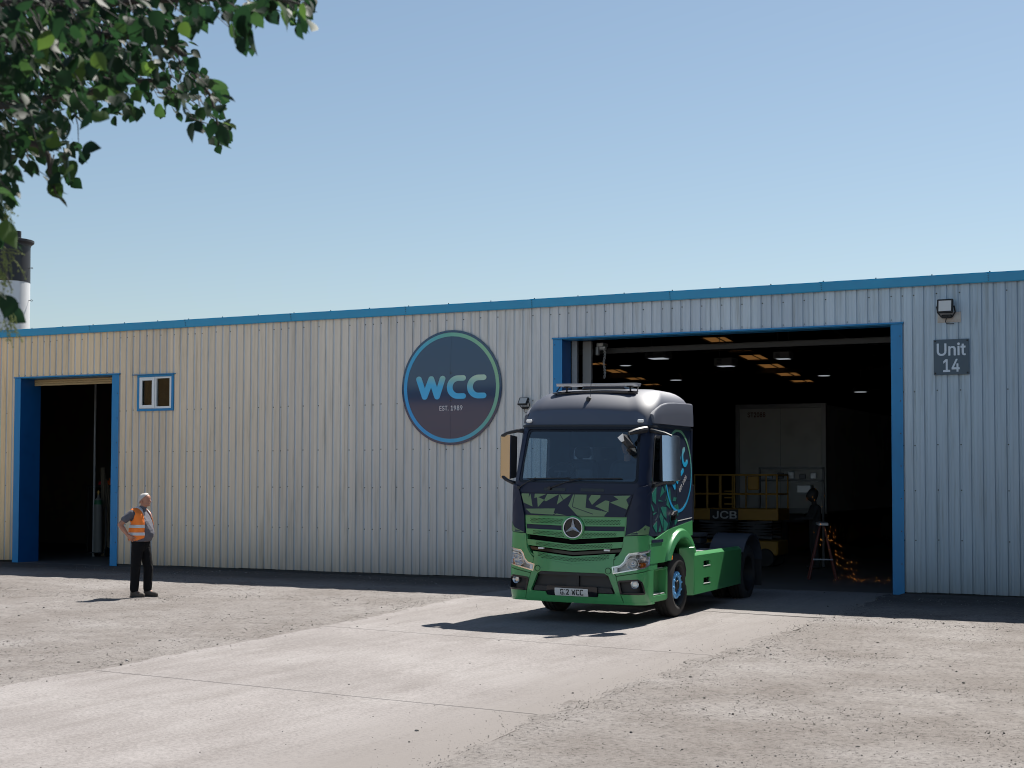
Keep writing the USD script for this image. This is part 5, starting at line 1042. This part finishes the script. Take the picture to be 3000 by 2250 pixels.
# drooping seed sprays at the left edge
M_spray = mat('spray_green', (0.16, 0.19, 0.05), 0.7)
for c0 in ((5, 600), (15, 740), (2, 790), (20, 930)):
    out = []
    for k in range(9):
        p0 = at(c0[0]+TR.uniform(-14, 14), c0[1]+TR.uniform(-20, 10), depth=4.6); d = np.array([0.03, 0, -0.06])*TR.uniform(0.6, 1.4)+TR.normal(0, 0.014, 3)
        out.append(tube([p0, p0+d*0.6+[0.004, 0, 0.006], p0+d], 0.0011, 4))
        out += [move(trimesh.creation.icosphere(0, 0.0028), *(p0+d*t_+TR.normal(0, .004, 3))) for t_ in np.linspace(.3, 1, 7)]
    obj('seed_spray', cat_(*out), M_spray, tree, False, kind='stuff')

# ---------------------------------------------------------------- workshop contents
def at_y(px, py, y): return at(px, py, y=y)
trl = thing('box_trailer', 'white box trailer numbered ST2088 parked inside the dark workshop', 'trailer', (-14.72, 14.0, 0), (0, 0, 2.0))
M_tw = mat('trailer_white', (0.62, 0.61, 0.60), 0.5, vary=0.25, scale=1.0); M_tg = mat('trailer_frame', (0.35, 0.35, 0.36), 0.4, 0.5)
obj('box', bx(0, 2.55, 0.02, 13.4, 1.15, 4.12, 0.02), M_tw, trl)
obj('frame', cat_(bx(-0.02, 0.10, -0.03, 0.1, 1.1, 4.16, 0.01), bx(2.45, 2.58, -0.03, 0.1, 1.1, 4.16, 0.01), bx(0.10, 2.45, -0.03, 0.1, 4.03, 4.16, 0.01), bx(0.10, 2.45, -0.03, 0.1, 1.1, 1.25, 0.01)), M_tg, trl)
obj('door_seam', bx(1.27, 1.285, 0.005, 0.02, 1.25, 4.03), M_tg, trl)
m = meshkit.text_mesh('ST2088', 0.13, 1.0, True); v = m.vertices; k = 0.52/(m.bounds[1, 0]-m.bounds[0, 0]); m.vertices = np.c_[v[:, 0]*k+0.32, 0.018-0.003*v[:, 2], v[:, 1]+3.80]; trimesh.repair.fix_normals(m); obj('lettering', m, mat('dark_red_print', (0.12, 0.02, 0.02), 0.6), trl, False)
for y_ in (9.5, 10.8): 
    for x_ in (0.15, 2.1): obj('trailer_wheel', move(tyre(0.35, 0.5), x_+0.15, y_, 0.5), M_rubber, trl)
obj('chassis', bx(0.7, 1.85, 0.3, 13, 0.85, 1.12), M_chassis, trl); obj('landing_leg', bx(0.75, 0.9, 2, 2.15, 0, 0.9), M_chassis, trl); obj('landing_leg', bx(1.65, 1.8, 2, 2.15, 0, 0.9), M_chassis, trl)
# scissor lift
M_yel = mat('lift_yellow', (0.34, 0.18, 0.025), 0.6, vary=0.4, scale=4, dark=(0.2, 0.1, 0.02))
lf = thing('scissor_lift', 'yellow scissor lift lettered JCB with guard rails behind the lorry', 'scissor lift', (-13.3, 7.0, 0))
obj('base', cat_(bx(0, 2.05, 0.02, 0.85, 0.28, 0.62, 0.03)), M_yel, lf)
for x_ in (0.3, 1.75):
    for y_ in (0.06, 0.80): obj('wheel', move(lathe([(0, -0.07), (0.2, -0.07), (0.22, -0.04), (0.22, 0.04), (0.2, 0.07), (0, 0.07)], 20), x_, y_, 0.22, rx=90), M_rubber, lf)
for k in range(3):
    z_ = 0.65+0.13*k; obj('scissor_arm', cat_(*[trimesh.convex.convex_hull(np.array([[x, y_+w_, z] for w_ in (0, 0.05) for x, z in ((0.1, za), (0.1, za+0.06), (1.9, zb), (1.9, zb+0.06))])) for y_ in (0.08, 0.72) for za, zb in ((z_, z_+0.12), (z_+0.12, z_))]), M_steel, lf)
obj('platform', bx(-0.02, 2.07, 0.0, 0.86, 1.09, 1.36, 0.015), M_yel, lf)
bd = obj('name_board', bx(0.40, 1.10, -0.008, -0.001, 1.08, 1.34), M_black, lf)
m = meshkit.text_mesh('JCB', 0.17, 1.0, True); v = m.vertices; k = 0.60/(m.bounds[1, 0]-m.bounds[0, 0]); m.vertices = np.c_[v[:, 0]*k+0.45, -0.010-0.002*v[:, 2], v[:, 1]+1.125]; trimesh.repair.fix_normals(m); obj('lettering', m, mat('board_white', (0.45, 0.45, 0.45), 0.6), bd, False)
for x_ in (0.0, 0.33, 0.66, 1.0, 1.78, 2.04): obj('guard_post', cat_(cyl((x_, 0.02, 1.36), (x_, 0.02, 2.15), 0.02, 8), cyl((x_, 0.84, 1.36), (x_, 0.84, 2.15), 0.02, 8)), M_yel, lf)
for z_ in (2.15, 1.70): obj('guard_rail', cat_(cyl((0, 0.02, z_), (2.04, 0.02, z_), 0.02, 8), cyl((0, 0.84, z_), (2.04, 0.84, z_), 0.02, 8), cyl((0, 0.02, z_), (0, 0.84, z_), 0.02, 8), cyl((2.04, 0.02, z_), (2.04, 0.84, z_), 0.02, 8)), M_yel, lf)
obj('control_box', bx(1.35, 1.62, -0.06, 0.02, 1.80, 2.12, 0.02), M_yel, lf)
obj('ladder_rung', cat_(*[bx(0.75, 1.0, 0.01, 0.03, z_, z_+0.03) for z_ in (1.45, 1.6, 1.75)]), M_yel, lf)
# rack and bench behind the lift, worker, trestle
rk = thing('tool_rack', 'dark metal rack of tools standing beside the scissor lift', 'rack', (-12.0, 7.9, 0))
M_mid = mat('rack_grey', (0.10, 0.10, 0.105), 0.6)
obj('frame', cat_(*[bx(a, b, 0, 0.05, z0, z1) for a, b, z0, z1 in ((0, 0.04, 0, 2.33), (1.55, 1.6, 0, 2.33), (0, 1.6, 2.29, 2.34), (0, 1.6, 2.0, 2.04))]), M_mid, rk)
for k in range(5): obj('hung_tool', bx(0.18+0.27*k, 0.34+0.27*k, 0.0, 0.08, 2.05, 2.18+0.03*(k % 3), 0.02), M_mid if k % 2 else M_galv, rk)
obj('tool_tray', bx(0.95, 1.3, -0.05, 0.2, 1.72, 1.92, 0.02), M_galv, rk)
def worker(name, label, loc, rz, hat):
    t = thing(name, label, 'person', loc, (0, 0, rz)); b = [H((0, -0.09, 0.95, 0.12), (0, 0.09, 0.95, 0.12), (0, -0.14, 1.38, 0.10), (0, 0.14, 1.38, 0.10)), H((0.02, 0, 1.5, 0.06), (0.03, 0, 1.6, 0.055)), H((0.03, 0, 1.71, 0.10), (0.06, 0, 1.66, 0.085))]
    for s in (-1, 1): b += [H((0, s*0.2, 1.42, 0.06), (0.12, s*0.25, 1.17, 0.045)), H((0.12, s*0.25, 1.17, 0.045), (0.36, s*0.12, 1.15, 0.035)), H((0.36, s*0.12, 1.15, 0.035), (0.44, s*0.10, 1.14, 0.03)), H((0, s*0.1, 0.92, 0.11), (0.03, s*0.12, 0.5, 0.075)), H((0.03, s*0.12, 0.5, 0.075), (-0.02, s*0.12, 0.1, 0.055)), H((-0.02, s*0.12, 0.07, 0.055), (0.15, s*0.12, 0.045, 0.04))]
    obj('body', smoothm(m3.Manifold.batch_boolean(b, m3.OpType.Add), 0.025, 6), mat('work_clothes', (0.018, 0.018, 0.02), 0.9) if name == 'person' and 'work_clothes' not in _mats else _mats['work_clothes'], t, True)
    obj('welding_helmet', smoothm(H((0.04, 0, 1.73, 0.125), (0.11, 0, 1.66, 0.10), (0.05, 0, 1.62, 0.1)), 0.03, 3), M_black, t, True); return t
worker('person', 'person in dark work clothes and helmet standing by the trailer inside', (-10.35, 7.0, 0), -150, True)
ts = thing('trestle', 'red work trestle with a steel bar catching grinding sparks', 'trestle', (-9.05, 3.2, 0), (0, 0, 20))
M_red = mat('trestle_red', (0.10, 0.022, 0.015), 0.5)
for x_ in (-0.28, 0.28):
    for y_ in (0, 0.5): obj('leg', cyl((x_*1.0, y_, 0), (x_*0.12, 0.25, 1.12), 0.022, 8), M_red, ts)
obj('top_bar', bx(-0.10, 0.10, -0.2, 0.7, 1.11, 1.17, 0.01), M_galv, ts); obj('cross_bar', cyl((-0.2, 0, 0.42), (0.2, 0, 0.42), 0.016, 8), M_galv, ts)
M_spark = mat('spark_glow', (0, 0, 0), 0.5, em=(1.0, 0.36, 0.07), ems=0.7)
R5 = np.random.default_rng(3); sp = []
for k in range(90):
    u = R5.random(); p = np.array([-9.0+0.55*u+R5.normal(0, 0.11), 3.1+R5.normal(0, 0.2), 1.12-1.0*u+R5.normal(0, 0.10)]) if k < 45 else np.array([-8.7+R5.uniform(0, 1.1), 3.1+R5.uniform(-.5, .5), 0.02+abs(R5.normal(0, 0.04))]) if k < 78 else np.array([-9.6+R5.normal(0, 0.35), 4.2, 1.62+R5.normal(0, 0.12)])
    d = np.array([0.45, 0.0, -0.8])*R5.uniform(0.012, 0.05); r_ = R5.uniform(0.002, 0.005); sp.append(cyl(p, p+d*(0.3 if k >= 45 else 0.7), r_*0.6, 4))
tag(obj('grinding_sparks', cat_(*sp), M_spark, None), 'orange grinding sparks falling to the workshop floor', 'sparks', kind='stuff')
M_lit = mat('lamp_lit', (0.3, 0.3, 0.3), 0.5, em=(0.85, 0.93, 1.0), ems=0.2)
M_casing = mat('heater_casing', (0.22, 0.21, 0.2), 0.6)
def heater(label, c, s, first=[None]):
    t = thing('ceiling_lamp', label, 'lamp', c, (0, 0, 0), 'lamps under the workshop roof')
    obj('casing', bx(-0.30*s, 0.30*s, -0.25*s, 0.25*s, -0.12*s, 0.12*s, 0.02), M_casing, t)
    for k in range(4): obj('louvre', bx(-0.20*s, -0.04*s, -0.258*s, -0.251*s, -0.06*s+0.04*k*s, -0.045*s+0.04*k*s), M_black, t)
    obj('diffuser', bx(-0.20*s, 0.22*s, -0.2*s, 0.2*s, -0.132*s, -0.121*s), M_lit, t); obj('hanger', cat_(cyl((-0.2*s, 0, 0.12*s), (-0.2*s, 0, 1.1), 0.008, 6), cyl((0.2*s, 0, 0.12*s), (0.2*s, 0, 1.1), 0.008, 6)), M_steel, t)
def flat_lamp(label, c):
    t = thing('ceiling_lamp', label, 'lamp', c, (0, 0, 0), 'lamps under the workshop roof')
    obj('casing', lathe([(0, 0), (0.3, 0.0), (0.3, 0.03), (0.15, 0.25), (0, 0.25)], 20), M_black, t, 30); obj('diffuser', lathe([(0, -0.012), (0.2, -0.01), (0.2, -0.001), (0, -0.001)], 20), M_lit, t)
    obj('hanger', cyl((0, 0, 0.25), (0, 0, 1.0), 0.01, 6), M_steel, t)
heater('boxy ceiling lamp with louvres, nearest the left of the doorway', (-15.45, 10.0, 5.34), 1.0)
heater('boxy ceiling lamp below the long row of amber roof lights', (-13.58, 10.0, 5.06), 0.85); heater('dim boxy ceiling lamp right of the amber roof lights', (-12.05, 10.0, 5.18), 0.72)
flat_lamp('small lit lamp above the two amber roof lights on the left', (-22.93, 25.0, 6.27)); flat_lamp('small lit lamp over the lorry roof', (-20.93, 25.0, 5.67)); flat_lamp('small lit lamp right of the lowest amber roof light', (-15.39, 25.0, 5.67)); flat_lamp('lowest small lit lamp, above the far end of the trailer', (-14.11, 25.0, 5.07))
# objects in the smaller doorway
gc = thing('gas_cylinder', 'grey gas cylinder on a trolley inside the smaller doorway', 'gas cylinder', (-28.3, 3.0, 0))
obj('cylinder', lathe([(0, 0.12), (0.115, 0.12), (0.115, 1.35), (0.09, 1.48), (0.035, 1.55), (0.03, 1.62), (0, 1.62)], 20), mat('cylinder_grey', (0.16, 0.16, 0.15), 0.5), gc, 30)
obj('collar', lathe([(0.1, 1.38), (0.117, 1.36), (0.10, 1.46), (0.092, 1.47)], 20), mat('collar_green', (0.02, 0.12, 0.05), 0.5), gc, 30); obj('valve', cat_(cyl((0, 0, 1.62), (0, 0, 1.72), 0.025, 8), cyl((-0.05, 0, 1.68), (0.05, 0, 1.68), 0.018, 8)), mat('brass', (0.45, 0.30, 0.1), 0.4, 0.8), gc)
obj('trolley', cat_(bx(-0.16, 0.16, -0.12, 0.14, 0.10, 0.12), cyl((-0.14, 0.14, 0.1), (-0.14, 0.14, 1.3), 0.014, 8), cyl((0.14, 0.14, 0.1), (0.14, 0.14, 1.3), 0.014, 8)), M_steel, gc)
for x_ in (-0.2, 0.2): obj('trolley_wheel', move(lathe([(0, -0.02), (0.12, -0.02), (0.12, 0.02), (0, 0.02)], 18, 'x'), x_, 0.14, 0.12), M_rubber, gc)
M_pl = mat('old_timber', (0.20, 0.16, 0.11), 0.8, vary=0.5, scale=6)
for k in range(4): 
    p = tag(obj('leaning_plank', move(bx(-0.06, 0.06, 0, 0.03, 0, 2.35-0.12*k), -28.35+0.17*k, 3.25+0.05*k, 0.0, ry=-7-5*k, rx=-6), M_pl), ['tallest timber plank leaning behind the gas cylinder', 'timber plank leaning second behind the gas cylinder', 'timber plank leaning third behind the gas cylinder', 'shortest timber plank leaning nearest the blue door jamb'][k], 'plank', 'planks leaning in the smaller doorway')
wb = thing('workbench', 'dark workbench with a red and orange tool inside the smaller doorway', 'workbench', (-30.1, 4.5, 0))
obj('top', bx(0, 2.0, 0, 0.6, 1.78, 1.85), M_inner, wb); obj('leg', bx(0, 0.06, 0, 0.6, 0, 1.78), M_inner, wb); obj('leg', bx(1.94, 2.0, 0, 0.6, 0, 1.78), M_inner, wb)
dr = thing('power_tool', 'red and orange power tool lying on the workbench', 'tool', (-29.6, 4.55, 1.86)); obj('body', cat_(bx(0, 0.28, 0, 0.1, 0, 0.12, 0.03), bx(0.2, 0.28, 0.02, 0.08, -0.0, 0.2, 0.02)), mat('tool_orange', (0.8, 0.15, 0.02), 0.4), dr); obj('battery', bx(-0.16, -0.04, 0, 0.1, 0, 0.1, 0.02), mat('tool_red', (0.6, 0.02, 0.04), 0.4), dr)
tag(obj('hanging_hose', tube([(-29.9, 2.4, 4.6), (-30.0, 2.4, 3.6), (-30.05, 2.4, 3.2), (-30.15, 2.4, 2.6), (-30.2, 2.4, 1.4)], 0.014, 6), M_mid), 'dark hose hanging inside the left of the smaller doorway', 'hose')
tag(obj('service_pipe', cyl((-28.45, 3.0, 0.0), (-28.45, 3.0, 4.6), 0.03, 8), M_galv), 'thin upright pipe rising behind the gas cylinder', 'pipe')
# person in the cab
dv = thing('person', 'person with a pale face sitting in the cab behind the windscreen', 'person', tuple(TR_O+np.array([0.44, -0.32, 1.92])), (0, 0, -87))
bd_ = [H((0, -0.1, 0.0, 0.13), (0, 0.1, 0.0, 0.13), (0.0, -0.15, 0.38, 0.09), (0, 0.15, 0.38, 0.09)), H((0.01, 0, 0.48, 0.055), (0.02, 0, 0.56, 0.05))]
for s in (-1, 1): bd_ += [H((0, s*0.21, 0.38, 0.055), (0.10, s*0.26, 0.12, 0.045)), H((0.10, s*0.26, 0.12, 0.045), (0.34, s*0.2, 0.12, 0.035)), H((0.34, s*0.2, 0.12, 0.035), (0.42, s*0.18, 0.12, 0.028)), H((0, s*0.1, -0.02, 0.11), (0.42, s*0.12, 0.0, 0.08))]
hdd = H((0.03, 0, 0.70, 0.088), (0.06, 0, 0.70, 0.08), (0.075, 0, 0.62, 0.05), (0.04, 0, 0.63, 0.06))+H((0.135, 0, 0.68, 0.01), (0.145, 0, 0.655, 0.013), (0.12, 0, 0.66, 0.012))
obj('body', smoothm(m3.Manifold.batch_boolean(bd_+[hdd], m3.OpType.Add), 0.022, 5), M_skin, dv, True)
obj('jacket', smoothm(m3.Manifold.batch_boolean([H((0, -0.1, 0.0, 0.145), (0, 0.1, 0.0, 0.145), (0.0, -0.15, 0.38, 0.105), (0, 0.15, 0.38, 0.105))]+[H((0, s*0.21, 0.38, 0.07), (0.10, s*0.26, 0.12, 0.06)) for s in (-1, 1)]+[H((0.10, s*0.26, 0.12, 0.06), (0.30, s*0.2, 0.12, 0.045)) for s in (-1, 1)], m3.OpType.Add), 0.03, 5), M_seat, dv, True)
obj('hair', smoothm(H((0.015, 0, 0.73, 0.094), (0.05, 0, 0.745, 0.085))-m3.Manifold.cube((0.4, 0.4, 0.4), True).rotate((0, 45, 0)).translate((0.25, 0, 0.60)), 0.03, 3), mat('brown_hair', (0.05, 0.035, 0.025), 0.8), dv, True)
# added blocker at right, then the buildings behind the viewpoint, mirrored in the sign and the lorry's chrome
nb = thing('dark_clad_building', 'unseen dark block added to shade the right end of the workshop wall', 'building', (-1.1, -15, 0))  # added out of view to keep sky and bounce light off the facade
obj('wall', bx(0, 9, 0, 14.8, -0.6, 6.4), mat('dark_cladding', (0.05, 0.055, 0.06), 0.6, vary=0.2, scale=2), nb); obj('roof', trimesh.convex.convex_hull(np.array([[x_, y_, z_] for y_ in (-0.3, 14.75) for x_, z_ in ((-0.15, 6.4), (9.2, 6.4), (4.5, 7.3))])), M_steel, nb)
bb = thing('brick_building', 'long brown brick building across the yard', 'building', (-62, -40, 0))
obj('wall', cat_(bx(-34, 30, -8, 0, -0.6, 6.6)), mat('brown_brick', (0.42, 0.26, 0.12), 0.8, vary=0.4, scale=0.6), bb)
obj('side_wing', bx(6, 15, 0.05, 38.0, -0.6, 7.4), mat('sand_render', (0.55, 0.36, 0.17), 0.8, vary=0.3, scale=0.5), bb)
obj('roof', trimesh.convex.convex_hull(np.array([[x_, y_, z_] for x_ in (-34.4, 30.4) for y_, z_ in ((0.4, 6.6), (-8.4, 6.6), (-4, 6.9))])), mat('slate_roof', (0.08, 0.075, 0.07), 0.7), bb)
for k in range(9):
    w_ = obj('window', bx(-30+6.6*k, -28+6.6*k, 0.0, 0.05, 1.6, 3.6), M_white, bb); obj('pane', bx(-29.9+6.6*k, -28.1+6.6*k, 0.03, 0.06, 1.7, 3.5), M_gloss, w_)
